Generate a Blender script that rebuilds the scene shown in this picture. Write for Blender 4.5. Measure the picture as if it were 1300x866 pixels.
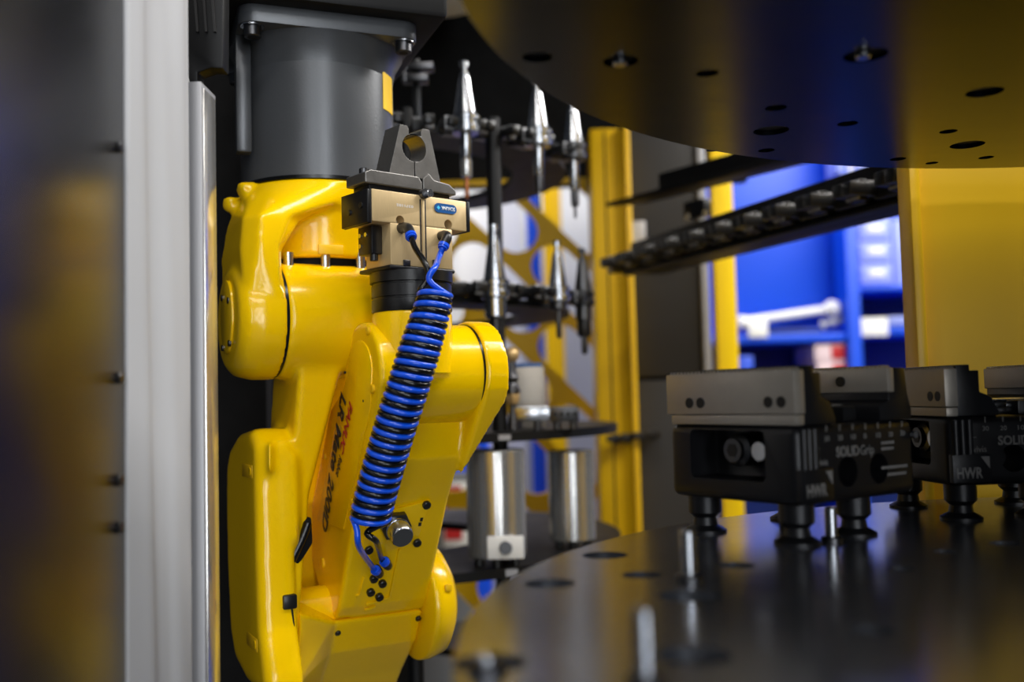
import bpy, bmesh, math, random
from mathutils import Vector, Matrix
from math import sin, cos, pi, radians, hypot, atan2, sqrt
random.seed(7)
for o in list(bpy.data.objects): bpy.data.objects.remove(o)
S = bpy.context.scene
COL = S.collection

# ------------------------------------------------------------------ camera
FPX, TILT, ROLL, CZ = 1250.0, 0.056, 0.025, 1.35
CP = Vector((0, 0, CZ))
_f = Vector((0, cos(TILT), sin(TILT))); _u0 = Vector((0, -sin(TILT), cos(TILT))); _r0 = Vector((1, 0, 0))
_r = cos(ROLL)*_r0 - sin(ROLL)*_u0; _u = sin(ROLL)*_r0 + cos(ROLL)*_u0
cam = bpy.data.cameras.new('camera'); camo = bpy.data.objects.new('camera', cam); COL.objects.link(camo)
cam.sensor_width = 36; cam.lens = FPX/1300*36; cam.clip_start = 0.02; cam.clip_end = 60
m = Matrix((( _r.x, _u.x, -_f.x, 0), (_r.y, _u.y, -_f.y, 0), (_r.z, _u.z, -_f.z, CZ), (0, 0, 0, 1)))
camo.matrix_world = m
cam.dof.use_dof = True; cam.dof.focus_distance = 0.93; cam.dof.aperture_fstop = 2.9
S.camera = camo
# ------------------------------------------------------------------ world, light, exposure
S.view_settings.view_transform = 'Standard'; S.view_settings.look = 'None'
S.view_settings.gamma = 1.0; S.view_settings.use_curve_mapping = False
S.view_settings.exposure = -0.4
W = bpy.data.worlds.new('world'); S.world = W; W.use_nodes = True
W.node_tree.nodes['Background'].inputs[0].default_value = (0.62, 0.72, 0.9, 1)
W.node_tree.nodes['Background'].inputs[1].default_value = 0.06
def area(name, loc, aim, sx, sy, power, col=(1, 1, 1)):
    l = bpy.data.lights.new(name, 'AREA'); l.shape = 'RECTANGLE'; l.size = sx; l.size_y = sy; l.energy = power; l.color = col
    o = bpy.data.objects.new(name, l); COL.objects.link(o); o.location = loc
    o.rotation_euler = (Vector(aim)-Vector(loc)).to_track_quat('-Z', 'Y').to_euler(); return o
# hall ceiling fittings and added tall streak lights behind the photographer, hall fittings beyond the cell
area('hall_tube_light', (0.7, 0.12, 3.4), (0.4, 0.5, 1.2), 3.2, 0.07, 62, (1, .97, .93))
area('hall_tube_light', (0.0, -2.2, 3.6), (0.0, -1.6, 0), 3.0, 0.3, 55, (1, .97, .93))
area('streak_light', (1.5, -3.4, 1.9), (0, 1, 1.4), 0.8, 2.6, 85, (.92, .96, 1))  # unseen source, added for upright streaks on the grey robot base
area('streak_light', (0.1, -3.8, 1.9), (0, 1, 1.4), 0.5, 2.6, 45, (.92, .96, 1))
area('hall_tube_light', (2.3, 1.75, 3.1), (0.9, 2.9, 1.4), 2.4, 0.3, 150, (1, .98, .95))
area('hall_tube_light', (-0.6, 3.5, 3.7), (-0.5, 3.9, 0), 3.0, 0.3, 115, (1, .98, .95))

# ------------------------------------------------------------------ pixel helpers (pixel -> direction; the distance comes from what the thing touches)
def ray(px, py):
    v = _f + _r*((px-650)/FPX) - _u*((py-433)/FPX)
    return v/v.y
def at(px, py, Y): return CP + ray(px, py)*Y
def atz(px, py, z):
    r = ray(px, py); return CP + r*((z-CZ)/r.z)
def zat(px, py, Y): return at(px, py, Y).z
def onplane(px, py, p0, n):
    r = ray(px, py); return CP + r*((p0-CP).dot(n)/r.dot(n))

# ------------------------------------------------------------------ materials
MAT = {}
def mat(name, rgb, rough=.5, metal=0., spec=.5, coat=0., noise=0., nscale=40., bump=0., bscale=200., emit=None, stretch=None):
    if name in MAT: return MAT[name]
    M = bpy.data.materials.new(name); M.use_nodes = True; nt = M.node_tree; b = nt.nodes['Principled BSDF']
    c = tuple(((v/255)/12.92 if v/255 < .04045 else ((v/255+.055)/1.055)**2.4) for v in rgb)
    b.inputs['Base Color'].default_value = (*c, 1); b.inputs['Roughness'].default_value = rough
    b.inputs['Metallic'].default_value = metal; b.inputs['Specular IOR Level'].default_value = spec
    b.inputs['Coat Weight'].default_value = coat; b.inputs['Coat Roughness'].default_value = .12
    if emit: b.inputs['Emission Color'].default_value = (*c, 1); b.inputs['Emission Strength'].default_value = emit
    if noise or bump:
        tc = nt.nodes.new('ShaderNodeTexCoord'); mp = nt.nodes.new('ShaderNodeMapping'); nt.links.new(tc.outputs['Object'], mp.inputs[0])
        if stretch: mp.inputs['Scale'].default_value = stretch
    if noise:
        n = nt.nodes.new('ShaderNodeTexNoise'); n.inputs['Scale'].default_value = nscale; n.inputs['Detail'].default_value = 5
        nt.links.new(mp.outputs[0], n.inputs['Vector'])
        mx = nt.nodes.new('ShaderNodeMix'); mx.data_type = 'RGBA'
        mx.inputs[6].default_value = (*[max(0, v*(1-noise)) for v in c], 1); mx.inputs[7].default_value = (*[min(1, v*(1+noise)) for v in c], 1)
        nt.links.new(n.outputs['Fac'], mx.inputs[0]); nt.links.new(mx.outputs[2], b.inputs['Base Color'])
        mr = nt.nodes.new('ShaderNodeMapRange'); mr.inputs[3].default_value = rough*.85; mr.inputs[4].default_value = min(1, rough*1.15)
        nt.links.new(n.outputs['Fac'], mr.inputs[0]); nt.links.new(mr.outputs[0], b.inputs['Roughness'])
    if bump:
        n2 = nt.nodes.new('ShaderNodeTexNoise'); n2.inputs['Scale'].default_value = bscale; n2.inputs['Detail'].default_value = 3
        nt.links.new(mp.outputs[0], n2.inputs['Vector'])
        bp = nt.nodes.new('ShaderNodeBump'); bp.inputs['Strength'].default_value = bump; bp.inputs['Distance'].default_value = .001
        nt.links.new(n2.outputs['Fac'], bp.inputs['Height']); nt.links.new(bp.outputs[0], b.inputs['Normal'])
    MAT[name] = M; return M
mat('robot_yellow', (250, 201, 0), .17, spec=.5, coat=.0, noise=.04, nscale=12, bump=.12, bscale=260)
mat('robot_yellow_edge', (236, 186, 0), .4, noise=.04, nscale=12)
mat('panel_yellow_lit', (255, 214, 20), .4, spec=.3, noise=.03, nscale=6)  # brighter copy of the panel yellow: outside light on the strip put into colour
mat('panel_yellow', (222, 176, 0), .45, spec=.22, noise=.06, nscale=6, bump=.08, bscale=400)
mat('base_grey', (84, 86, 89), .32, metal=.35, noise=.06, nscale=20, bump=.1, bscale=400)
mat('black_paint', (10, 10, 11), .5, spec=.3, noise=.15, nscale=20)
mat('black_matt', (7, 7, 8), .75, spec=.25, noise=.1)
mat('black_gloss_panel', (84, 84, 84), .26, metal=.95, noise=.08, nscale=4)
mat('black_plastic', (18, 18, 19), .32, noise=.1, nscale=60)
mat('rubber_black', (10, 10, 11), .25)
mat('hose_blue', (12, 82, 226), .28, coat=.2)
mat('steel', (196, 198, 202), .22, metal=1., noise=.05, nscale=60)
mat('steel_brushed', (206, 204, 200), .2, metal=.8, noise=.12, nscale=30, stretch=(1, 1, 12))
mat('steel_dark', (92, 92, 94), .34, metal=1., noise=.1, nscale=60)
mat('steel_ground', (165, 158, 148), .45, metal=.55, noise=.1, nscale=90)
mat('finger_steel', (118, 116, 113), .42, metal=.85, noise=.15, nscale=80, bump=.15)
mat('gripper_tan', (200, 174, 128), .42, metal=.35, noise=.08, nscale=90, stretch=(12, 1, 1))
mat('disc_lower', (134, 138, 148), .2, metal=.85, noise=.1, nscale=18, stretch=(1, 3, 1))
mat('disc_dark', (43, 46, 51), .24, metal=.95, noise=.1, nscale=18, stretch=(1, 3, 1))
mat('hole_dark', (8, 8, 9), .6)
mat('anodised_black', (22, 22, 25), .4, metal=.3, noise=.15, nscale=80)
mat('print_grey', (120, 118, 116), .6)
mat('print_black', (20, 18, 16), .5)
mat('print_red', (168, 22, 20), .5)
mat('print_white', (240, 240, 240), .5)
mat('label_blue', (0, 78, 140), .4)
mat('label_cyan', (70, 190, 235), .4)
mat('label_yellow', (255, 205, 0), .5)
mat('curtain_grey', (184, 185, 188), .72, noise=.05, nscale=8, bump=.15, bscale=90)
mat('aluminium', (160, 160, 163), .45, metal=.4, noise=.05, nscale=30, stretch=(20, 20, 1))
mat('copper', (190, 120, 80), .3, metal=1.)
mat('brass', (190, 160, 110), .4, metal=.5)
mat('hall_white', (226, 226, 228), .7, noise=.04, nscale=3)
mat('hall_grey', (120, 122, 126), .7, noise=.06, nscale=3)
mat('floor_grey', (92, 92, 92), .5, noise=.15, nscale=3)
mat('shelf_blue', (0, 78, 226), .45, noise=.05, nscale=5)
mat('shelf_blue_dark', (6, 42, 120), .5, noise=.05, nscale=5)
mat('box_lilac', (150, 165, 240), .5, noise=.04, nscale=9)
mat('paper_white', (244, 244, 242), .7, noise=.03, nscale=30)
mat('box_red', (206, 36, 40), .55, noise=.05)
mat('box_pinkwhite', (240, 215, 220), .6, noise=.05)
mat('panel_charcoal', (38, 37, 37), .5, metal=.2, noise=.08, nscale=8, bump=.1)

# ------------------------------------------------------------------ mesh helpers
def B(): return bmesh.new()
def join(*bms):
    r = B()
    for b in bms:
        me = bpy.data.meshes.new('t'); b.to_mesh(me); b.free(); r.from_mesh(me); bpy.data.meshes.remove(me)
    return r
def bevel(bm, w, seg=2, ang=30):
    if w <= 0: return bm
    bmesh.ops.recalc_face_normals(bm, faces=bm.faces)
    es = [e for e in bm.edges if len(e.link_faces) == 2 and e.calc_face_angle(0) > radians(ang)]
    if es: bmesh.ops.bevel(bm, geom=es, offset=w, segments=seg, affect='EDGES', profile=.5, clamp_overlap=True)
    return bm
def box(x0, x1, y0, y1, z0, z1, bv=0, seg=2):
    bm = B()
    vs = [bm.verts.new((x, y, z)) for x in (x0, x1) for y in (y0, y1) for z in (z0, z1)]
    for f in ((0, 1, 3, 2), (4, 6, 7, 5), (0, 4, 5, 1), (2, 3, 7, 6), (0, 2, 6, 4), (1, 5, 7, 3)): bm.faces.new([vs[i] for i in f])
    return bevel(bm, bv, seg)
def basis(ax):
    ax = Vector(ax).normalized(); t = Vector((0, 0, 1)) if abs(ax.z) < .9 else Vector((1, 0, 0))
    u = ax.cross(t).normalized(); v = ax.cross(u); return ax, u, v
def lathe(prof, p0, ax, n=28):
    """prof: (radius, height along axis); closed with caps"""
    bm = B(); ax, u, v = basis(ax); p0 = Vector(p0); rings = []
    for r, h in prof:
        r = max(r, 1e-5)
        rings.append([bm.verts.new(p0+ax*h+(u*cos(2*pi*i/n)+v*sin(2*pi*i/n))*r) for i in range(n)])
    for a, b in zip(rings, rings[1:]):
        for i in range(n): bm.faces.new((a[i], a[(i+1) % n], b[(i+1) % n], b[i]))
    bm.faces.new(rings[0]); bm.faces.new(rings[-1])
    return bm
def cyl(p0, p1, r, r1=None, n=28, ch=0.):
    p0 = Vector(p0); p1 = Vector(p1); L = (p1-p0).length; r1 = r if r1 is None else r1
    if ch: pr = [(r-ch, 0), (r, ch), (r1, L-ch), (r1-ch, L)]
    else: pr = [(r, 0), (r1, L)]
    return lathe(pr, p0, p1-p0, n)
def prism(poly, fn, t0, t1, bv=0, seg=2, ang=30):
    """poly 2-D points, fn(u,v,t) -> 3-D"""
    bm = B(); A = [bm.verts.new(fn(u, v, t0)) for u, v in poly]; C = [bm.verts.new(fn(u, v, t1)) for u, v in poly]; n = len(poly)
    bm.faces.new(A); bm.faces.new(C[::-1])
    for i in range(n): bm.faces.new((A[i], C[i], C[(i+1) % n], A[(i+1) % n]))
    return bevel(bm, bv, seg, ang)
def hull(pts):
    bm = B()
    for p in pts: bm.verts.new(p)
    r = bmesh.ops.convex_hull(bm, input=bm.verts)
    bmesh.ops.delete(bm, geom=[g for g in set(r['geom_unused'] + r['geom_interior']) if isinstance(g, bmesh.types.BMVert)], context='VERTS')
    return bm
def circ(c, ax, r, n=28):
    ax, u, v = basis(ax); c = Vector(c); return [c+(u*cos(2*pi*i/n)+v*sin(2*pi*i/n))*r for i in range(n)]
def tube(path, r, n=8, closed_caps=True):
    bm = B(); P = [Vector(p) for p in path]; rings = []; prev = None
    for i, p in enumerate(P):
        t = (P[min(i+1, len(P)-1)]-P[max(i-1, 0)]).normalized()
        if prev is None: _, u, v = basis(t)
        else:
            u = (prev - t*prev.dot(t)).normalized(); v = t.cross(u)
        prev = u
        rr = r[i] if isinstance(r, (list, tuple)) else r
        rings.append([bm.verts.new(p+(u*cos(2*pi*k/n)+v*sin(2*pi*k/n))*rr) for k in range(n)])
    for a, b in zip(rings, rings[1:]):
        for i in range(n): bm.faces.new((a[i], a[(i+1) % n], b[(i+1) % n], b[i]))
    bm.faces.new(rings[0]); bm.faces.new(rings[-1]); return bm
def spline(pts, k=8):
    P = [Vector(p) for p in pts]; out = []
    for i in range(len(P)-1):
        a, b, c, d = P[max(i-1, 0)], P[i], P[i+1], P[min(i+2, len(P)-1)]
        for j in range(k):
            t = j/k; out.append(.5*((2*b)+(c-a)*t+(2*a-5*b+4*c-d)*t*t+(3*b-a-3*c+d)*t**3))
    out.append(P[-1]); return out
def xf(bm, M): bm.transform(M); return bm
def modmesh(bm, mods):
    bmesh.ops.recalc_face_normals(bm, faces=bm.faces)
    me = bpy.data.meshes.new('t'); bm.to_mesh(me); bm.free()
    o = bpy.data.objects.new('t', me); COL.objects.link(o)
    tmp = []
    for typ, kw in mods:
        md = o.modifiers.new(typ, typ)
        for k, v in kw.items():
            if isinstance(v, bmesh.types.BMesh):
                bmesh.ops.recalc_face_normals(v, faces=v.faces)
                m2 = bpy.data.meshes.new('c'); v.to_mesh(m2); v.free(); o2 = bpy.data.objects.new('c', m2); COL.objects.link(o2); tmp.append(o2); v = o2
            setattr(md, k, v)
    dg = bpy.context.evaluated_depsgraph_get(); ev = o.evaluated_get(dg); me2 = bpy.data.meshes.new_from_object(ev)
    r = B(); r.from_mesh(me2)
    bpy.data.objects.remove(o)
    for t in tmp: bpy.data.objects.remove(t)
    return r
def cast(bm, vox=.003, it=6, fac=.5):
    return modmesh(bm, [('REMESH', dict(mode='VOXEL', voxel_size=vox)), ('SMOOTH', dict(factor=fac, iterations=it))])
def cut(bm, cutter): return modmesh(bm, [('BOOLEAN', dict(operation='DIFFERENCE', solver='EXACT', object=cutter))])
def text(s, M, size=1., fit=None, shear=0., ext=.0003, bold=0., align='LEFT'):
    cu = bpy.data.curves.new('t', 'FONT'); cu.body = s; cu.size = 1; cu.shear = shear; cu.extrude = 0; cu.offset = bold; cu.align_x = align; cu.resolution_u = 3
    o = bpy.data.objects.new('t', cu); COL.objects.link(o)
    dg = bpy.context.evaluated_depsgraph_get(); me = bpy.data.meshes.new_from_object(o.evaluated_get(dg))
    bm = B(); bm.from_mesh(me); bpy.data.objects.remove(o)
    xs = [v.co.x for v in bm.verts]
    x0 = min(xs); w = max(xs)-x0
    sx = sy = size
    if fit: sx = fit/w
    for v in bm.verts: v.co.x = (v.co.x-(x0 if align == 'LEFT' else 0))*sx; v.co.y *= sy
    r = bmesh.ops.extrude_face_region(bm, geom=bm.faces[:])
    for g in r['geom']:
        if isinstance(g, bmesh.types.BMVert): g.co.z += ext
    bm.transform(M); return bm
def frame(o, x, y, z):
    return Matrix(((x[0], y[0], z[0], o[0]), (x[1], y[1], z[1], o[1]), (x[2], y[2], z[2], o[2]), (0, 0, 0, 1)))

WL = {}   # world location per object
def thing(name, loc, label, cat, group=None):
    o = bpy.data.objects.new(name, None); COL.objects.link(o); o.empty_display_size = .05
    o.location = loc; WL[o.name] = Vector(loc); o['label'] = label; o['category'] = cat
    if group: o['group'] = group
    return o
def put(name, bm, material, parent=None, label=None, cat=None, group=None, kind=None, ang=35, flat=False, normals=True):
    if normals: bmesh.ops.recalc_face_normals(bm, faces=bm.faces)
    me = bpy.data.meshes.new(name); bm.to_mesh(me); bm.free()
    xs = [v.co for v in me.vertices]
    lo = Vector([min(c[i] for c in xs) for i in range(3)]); hi = Vector([max(c[i] for c in xs) for i in range(3)])
    org = (lo+hi)/2
    if parent is None: org.z = lo.z
    me.transform(Matrix.Translation(-org)); me.materials.append(MAT[material])
    if not flat:
        me.polygons.foreach_set('use_smooth', [True]*len(me.polygons)); me.set_sharp_from_angle(angle=radians(ang))
    o = bpy.data.objects.new(name, me); COL.objects.link(o); WL[o.name] = org.copy()
    if parent is not None: o.parent = parent; o.location = org-WL[parent.name]
    else: o.location = org
    if label: o['label'] = label
    if cat: o['category'] = cat
    if group: o['group'] = group
    if kind: o['kind'] = kind
    return o
def struct(name, bm, material, **k): return put(name, bm, material, kind='structure', **k)

# ================================================================== SETTING
struct('floor', box(-4, 5, -4, 7, -.05, 0), 'floor_grey')
struct('ceiling', box(-.72, .9, 1.0, 2.62, 2.5, 2.54), 'black_matt')
struct('wall_far', box(-4, 5, 5.4, 5.5, 0, 4), 'hall_white')
# glossy black side panel of the door recess
pl = struct('wall_left', box(-.30, -.264, .30, .672, .55, 2.3, .002), 'black_gloss_panel')
for py in (187, 480, 610, 670):
    p = onplane(152, py, Vector((-.264, 0, 0)), Vector((1, 0, 0)))
    put('panel_screw', cyl(p, p+Vector((.0018, 0, 0)), .0042, n=16, ch=.0006), 'steel_dark', pl)
struct('wall_rear', box(-.85, -.325, 1.30, 1.33, .3, 2.5, .002), 'black_matt')
struct('wall_back', box(-.72, .60, 2.44, 2.47, zat(640, 238, 2.44), 2.52, .002), 'black_matt')
# wrinkled grey curtain strip beside the panel
def curtain():
    bm = B(); n, mz = 26, 60; P0 = Vector((-.2632, .673, 0)); P1 = Vector((-.2570, .785, 0)); d = (P1-P0); nr = Vector((d.y, -d.x, 0)).normalized()
    rows = []
    for j in range(mz+1):
        z = .6+1.7*j/mz; row = []
        for i in range(n+1):
            t = i/n
            w = .0035*sin(t*9+.6*sin(z*5))*sin(pi*t)**.5 + .002*sin(t*17+z*7)*t*(1-t)*3 + .0025*math.exp(-((t-.62-.12*sin(z*3.1))/.07)**2)*(.5+.5*sin(z*6+1))
            row.append(P0+d*t+nr*w+Vector((0, 0, z)))
        rows.append(row)
    fr = [[bm.verts.new(p) for p in r] for r in rows]; bk = [[bm.verts.new(p-nr*.006) for p in r] for r in rows]
    for j in range(mz):
        for i in range(n):
            bm.faces.new((fr[j][i], fr[j][i+1], fr[j+1][i+1], fr[j+1][i])); bm.faces.new((bk[j][i], bk[j+1][i], bk[j+1][i+1], bk[j][i+1]))
        bm.faces.new((fr[j][0], fr[j+1][0], bk[j+1][0], bk[j][0])); bm.faces.new((fr[j][n], bk[j][n], bk[j+1][n], fr[j+1][n]))
    for i in range(n):
        bm.faces.new((fr[0][i], bk[0][i], bk[0][i+1], fr[0][i+1])); bm.faces.new((fr[mz][i], fr[mz][i+1], bk[mz][i+1], bk[mz][i]))
    return bm
put('seal_curtain', curtain(), 'curtain_grey', None, 'light grey wrinkled seal curtain between glossy black panel and aluminium profile', 'curtain', ang=80)
t = thing('aluminium_profile', (-.25, .82, .6), 'upright light grey aluminium profile with grooved edge beside the wrinkled curtain', 'profile')
put('face', box(-.2625, -.2515, .80, .84, .6, zat(255, 103, .80), .001), 'aluminium', t)
put('edge_strip', box(-.2515, -.2500, .803, .835, .6, zat(255, 103, .80)-.005, .0008), 'steel_brushed', t)
put('groove', box(-.2645, -.2625, .803, .84, .6, zat(255, 107, .80), 0), 'hole_dark', t)
pts = [(212, -60), (225, 50), (238, 106), (251, 106), (251, 92), (268, 86), (283, 87), (284, -60)]
t = thing('corner_guard', at(250, 100, .9), 'black ribbed corner guard hanging above the aluminium profile', 'guard')
put('guard_body', prism([tuple(at(x, y, .865))[::2] for x, y in pts], lambda u, v, s: Vector((u, s, v)), .865, .885, .002), 'black_paint', t)
for x0 in (245, 256, 267):
    put('rib', prism([tuple(at(x, y, .862))[::2] for x, y in ((x0-4, -60), (x0+4, 40), (x0+7, 40), (x0, -60))], lambda u, v, s: Vector((u, s, v)), .862, .866), 'panel_charcoal', t)
put('light_edge', prism([tuple(at(x, y, .86))[::2] for x, y in ((208, -60), (222, 50), (237, 112), (239, 104), (226, 48), (214, -60))], lambda u, v, s: Vector((u, s, v)), .858, .866), 'curtain_grey', t)

# yellow upright, charcoal back panels, strips
po = thing('yellow_post', (.225, 2.25, 0), 'tall yellow sheet metal post between lattice and charcoal panels', 'post')
put('post_body', box(.188, .262, 2.2, 2.3, .3, zat(775, 163, 2.2), .003), 'panel_yellow', po)
put('edge_flange', box(.262, .275, 2.18, 2.3, .3, zat(775, 160, 2.2), .002), 'robot_yellow_edge', po)
put('post_groove', box(.2185, .2215, 2.1985, 2.2, .3, zat(775, 166, 2.2)), 'black_matt', po)
wr = struct('wall_right', box(.276, .462, 2.30, 2.33, .3, 2.5, 0), 'black_matt')
zs = zat(830, 481, 2.3)
put('panel', box(.285, .4405, 2.285, 2.30, zs+.004, 2.5, .003), 'panel_charcoal', wr)
put('panel', box(.285, .4405, 2.285, 2.30, .3, zs-.004, .003), 'panel_charcoal', wr)
struct('trim_1', box(.444, .4615, 2.275, 2.30, .3, 2.5, .002), 'aluminium')
struct('trim_2', box(.474, .522, 2.27, 2.31, .3, 2.5, .002), 'panel_yellow_lit')
# cell side panel behind the work disc, yellow, with folded edge
yp = thing('yellow_cladding', (.8, 1.06, .3), 'large flat yellow sheet panel behind the second vise, reaching up under the upper disc', 'cladding')
xl = at(1163, 330, 1.06).x
put('sheet', box(xl, 1.6, 1.06, 1.075, .3, 2.2, .002), 'panel_yellow', yp)
put('folded_edge', box(xl-.007, xl+.004, 1.05, 1.085, .3, 2.2, .0015), 'robot_yellow_edge', yp)

# lattice plate with slots cut on the diagonal
LY = 2.38
def clip(poly, x0, x1, z0, z1):
    for ax, lim, sg in ((0, x0, 1), (0, x1, -1), (1, z0, 1), (1, z1, -1)):
        out = []
        for k in range(len(poly)):
            p, q = poly[k], poly[(k+1) % len(poly)]; dp, dq = (p[ax]-lim)*sg, (q[ax]-lim)*sg
            if dp >= 0: out.append(p)
            if (dp > 0) != (dq > 0) and abs(dp-dq) > 1e-9:
                t = dp/(dp-dq); out.append((p[0]+(q[0]-p[0])*t, p[1]+(q[1]-p[1])*t))
        poly = []
        for e in out:
            if not poly or hypot(e[0]-poly[-1][0], e[1]-poly[-1][1]) > 1e-4: poly.append(e)
        if len(poly) > 1 and hypot(poly[0][0]-poly[-1][0], poly[0][1]-poly[-1][1]) < 1e-4: poly.pop()
        if len(poly) < 3: return []
    return poly
def lattice():
    x0, x1, z0, z1 = -.70, .215, .75, zat(640, 228, LY)
    plate = box(x0, x1, LY, LY+.012, z0, z1)
    cs = B(); d = Vector((1, 0, -1)).normalized(); n = Vector((1, 0, 1)).normalized(); c0 = Vector((-.02, 0, 1.42))
    cutters = []
    for i in range(-9, 9):
        for j in range(-5, 6):
            c = c0 + n*(i*.130) + d*(j*.292 + (.146 if i % 2 else 0))
            hw, hl = .0525, .085
            pts = []
            for k in range(9): a = -pi/2+pi*k/8; pts.append(c+d*(hl+hw*cos(a))+n*(hw*sin(a)))
            for k in range(9): a = pi/2+pi*k/8; pts.append(c+d*(-hl+hw*cos(a))+n*(hw*sin(a)))
            q = clip([(p.x, p.z) for p in pts], x0+.02, x1-.02, z0+.02, z1-.012)
            if len(q) > 3 and abs(sum(q[k][0]*q[(k+1) % len(q)][1]-q[(k+1) % len(q)][0]*q[k][1] for k in range(len(q)))/2) > .0008:
                cutters.append(prism(q, lambda u, v, s: Vector((u, s, v)), LY-.02, LY+.03))
    return cut(plate, join(*cutters))
put('lattice_panel', lattice(), 'panel_yellow', None, 'yellow sheet panel pierced by rows of diagonal rounded slots behind the tool carousel', 'lattice')

# ================================================================== ROBOT
PH = radians(29); AV = Vector((cos(PH), sin(PH), 0)); BV = Vector((sin(PH), -cos(PH), 0)); ZV = Vector((0, 0, 1))
def R(a, b, z): return AV*a + BV*b + ZV*z
def pa(px, py, A):
    p = onplane(px, py, AV*A, AV); return (p.dot(BV), p.z)
def pbz(px, py, Bc):
    p = onplane(px, py, BV*Bc, BV); return (p.dot(AV), p.z)
A1, B1 = .337, -1.037
rob = thing('industrial_robot', R(A1, B1, 1.0), 'yellow six axis robot arm hanging from a black mount, gripper end turned up', 'robot arm')
# --- base (grey), flange, bolts
ZC = 1.581; ZF = 1.728
j1 = R(A1, B1, 0)
base = put('base', join(lathe([(.075, ZC-.004), (.0825, ZC-.002), (.0825, ZF)], j1, ZV, 64)), 'base_grey', rob, 'dark grey cylindrical base')
put('seam_ring', lathe([(.0832, ZC-.0045), (.0832, ZC-.001)], j1, ZV, 64), 'rubber_black', rob)
TH = radians(21); FU = Vector((cos(TH), sin(TH), 0)); FV = Vector((sin(TH), -cos(TH), 0))
def fl(u, v, z): return j1 + FU*u + FV*v + ZV*z
def fbox(u0, u1, v0, v1, z0, z1, bv=.002):
    return xf(box(u0, u1, v0, v1, z0, z1, bv), frame(j1, FU, FV, ZV))
cn = []
for su in (-1, 1):
    for sv in (-1, 1):
        for k in range(7):
            a = k/6*pi/2; cn += [(su*(.075+.017*cos(a)), sv*(.075+.017*sin(a)))]
put('base_flange', bevel(hull([fl(u, v, z) for u, v in cn for z in (ZF, ZF+.018)]), .0015), 'base_grey', rob)
# conical web between flange and column
put('flange_web', lathe([(.0825, ZF-.03), (.086, ZF-.014), (.094, ZF)], j1, ZV, 64), 'base_grey', rob)
put('rear_rib', fbox(-.092, -.076, .034, .05, ZC+.025, ZF+.002, .003), 'base_grey', rob)
for su in (-1, 1):
    for sv in (-1, 1):
        c = fl(su*.078, sv*.078, ZF-.012)
        bo = put('flange_bolt', cyl(c, c+ZV*.014, .0088, n=24, ch=.001), 'steel_dark', rob)
        put('washer', cyl(c+ZV*.0105, c+ZV*.0128, .0118, n=24), 'steel', bo)
        put('hex_socket', cyl(c-ZV*.0002, c+ZV*.002, .005, n=6), 'hole_dark', bo)
# yellow sticker wrapped on the column
def sticker():
    p = at(503, 110, 1.05) - j1; a0 = atan2(p.y, p.x); bm = B(); zt, zb = zat(499, 84, 1.04), zat(499, 138, 1.04); cols = []
    for r in (.0827, .0832):
        cols.append([[bm.verts.new(j1+Vector((cos(a0+(k/6-.5)*.34)*r, sin(a0+(k/6-.5)*.34)*r, z))) for k in range(7)] for z in (zb, zt)])
    for q in cols:
        for k in range(6): bm.faces.new((q[0][k], q[0][k+1], q[1][k+1], q[1][k]))
    a, b = cols
    for k in range(6):
        bm.faces.new((a[0][k], a[0][k+1], b[0][k+1], b[0][k])); bm.faces.new((a[1][k], a[1][k+1], b[1][k+1], b[1][k]))
    for e in (0, 6): bm.faces.new((a[0][e], a[1][e], b[1][e], b[0][e]))
    return bm
put('warning_sticker', sticker(), 'label_yellow', rob, 'small yellow warning sticker')
# --- shoulder casting (link 1)
B2, Z2 = -.987, 1.432
j2 = lambda a: R(a, B2, Z2)
body = cyl(R(A1, B1, 1.497), R(A1, B1, ZC-.004), .074, .0825, n=64)
collar = cyl(R(A1, B1, 1.548), R(A1, B1, ZC-.004), .0825, n=64)
arc = [j1+Vector((cos(q), sin(q), 0))*.0815 for q in [PH+pi+radians(x) for x in range(-80, 100, 6)]]
mid = [R(a, b, 1.53) for a, b in ((.234, B2-.04), (.234, B2+.03), (.246, B2+.05), (.272, B2+.05), (.29, B2+.03), (.29, B2-.05))]
mid2 = [R(a, b, 1.50) for a, b in ((.230, B2-.045), (.230, B2+.035), (.243, B2+.054), (.262, B2+.054), (.272, B2+.03), (.272, B2-.05))]
arm = join(hull([p+ZV*z for p in arc for z in (1.558, ZC-.006)] + mid), hull(mid+mid2), hull(mid2 + circ(R(.231, B2, Z2), AV, .050) + circ(R(.264, B2, Z2), AV, .0585)))
lobe = join(lathe([(.034, .2245), (.048, .2260), (.0560, .233), (.0595, .248), (.0597, .2698)], R(0, B2, Z2), AV, 56))
boss1 = cyl(at(303, 241, 1.0), at(335, 241, 1.02), .0085, n=20, ch=.002)
boss2 = cyl(at(286, 259, 1.01), at(310, 262, 1.03), .0085, n=20, ch=.002)
put('shoulder_casting', cast(join(body, collar, arm, lobe, boss1, boss2), .0026, 9), 'robot_yellow', rob, ang=180)
# oval cover on the end of the shoulder
ov = []
for k in range(40):
    a = 2*pi*k/40; ov.append((B2+.006+.024*cos(a), Z2+.003+(.036+.0*abs(sin(a)))*sin(a)))
cvr = put('axis_cover', prism(ov, lambda u, v, s: R(s, u, v), .2222, .2265, .0012), 'robot_yellow', rob)
for (b, z) in ((-.968, 1.45), (-.995, 1.455), (-.966, 1.408), (-.995, 1.405)):
    put('cover_screw', cyl(R(.2212, b, z), R(.2235, b, z), .0032, n=14), 'steel_dark', cvr)
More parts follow.
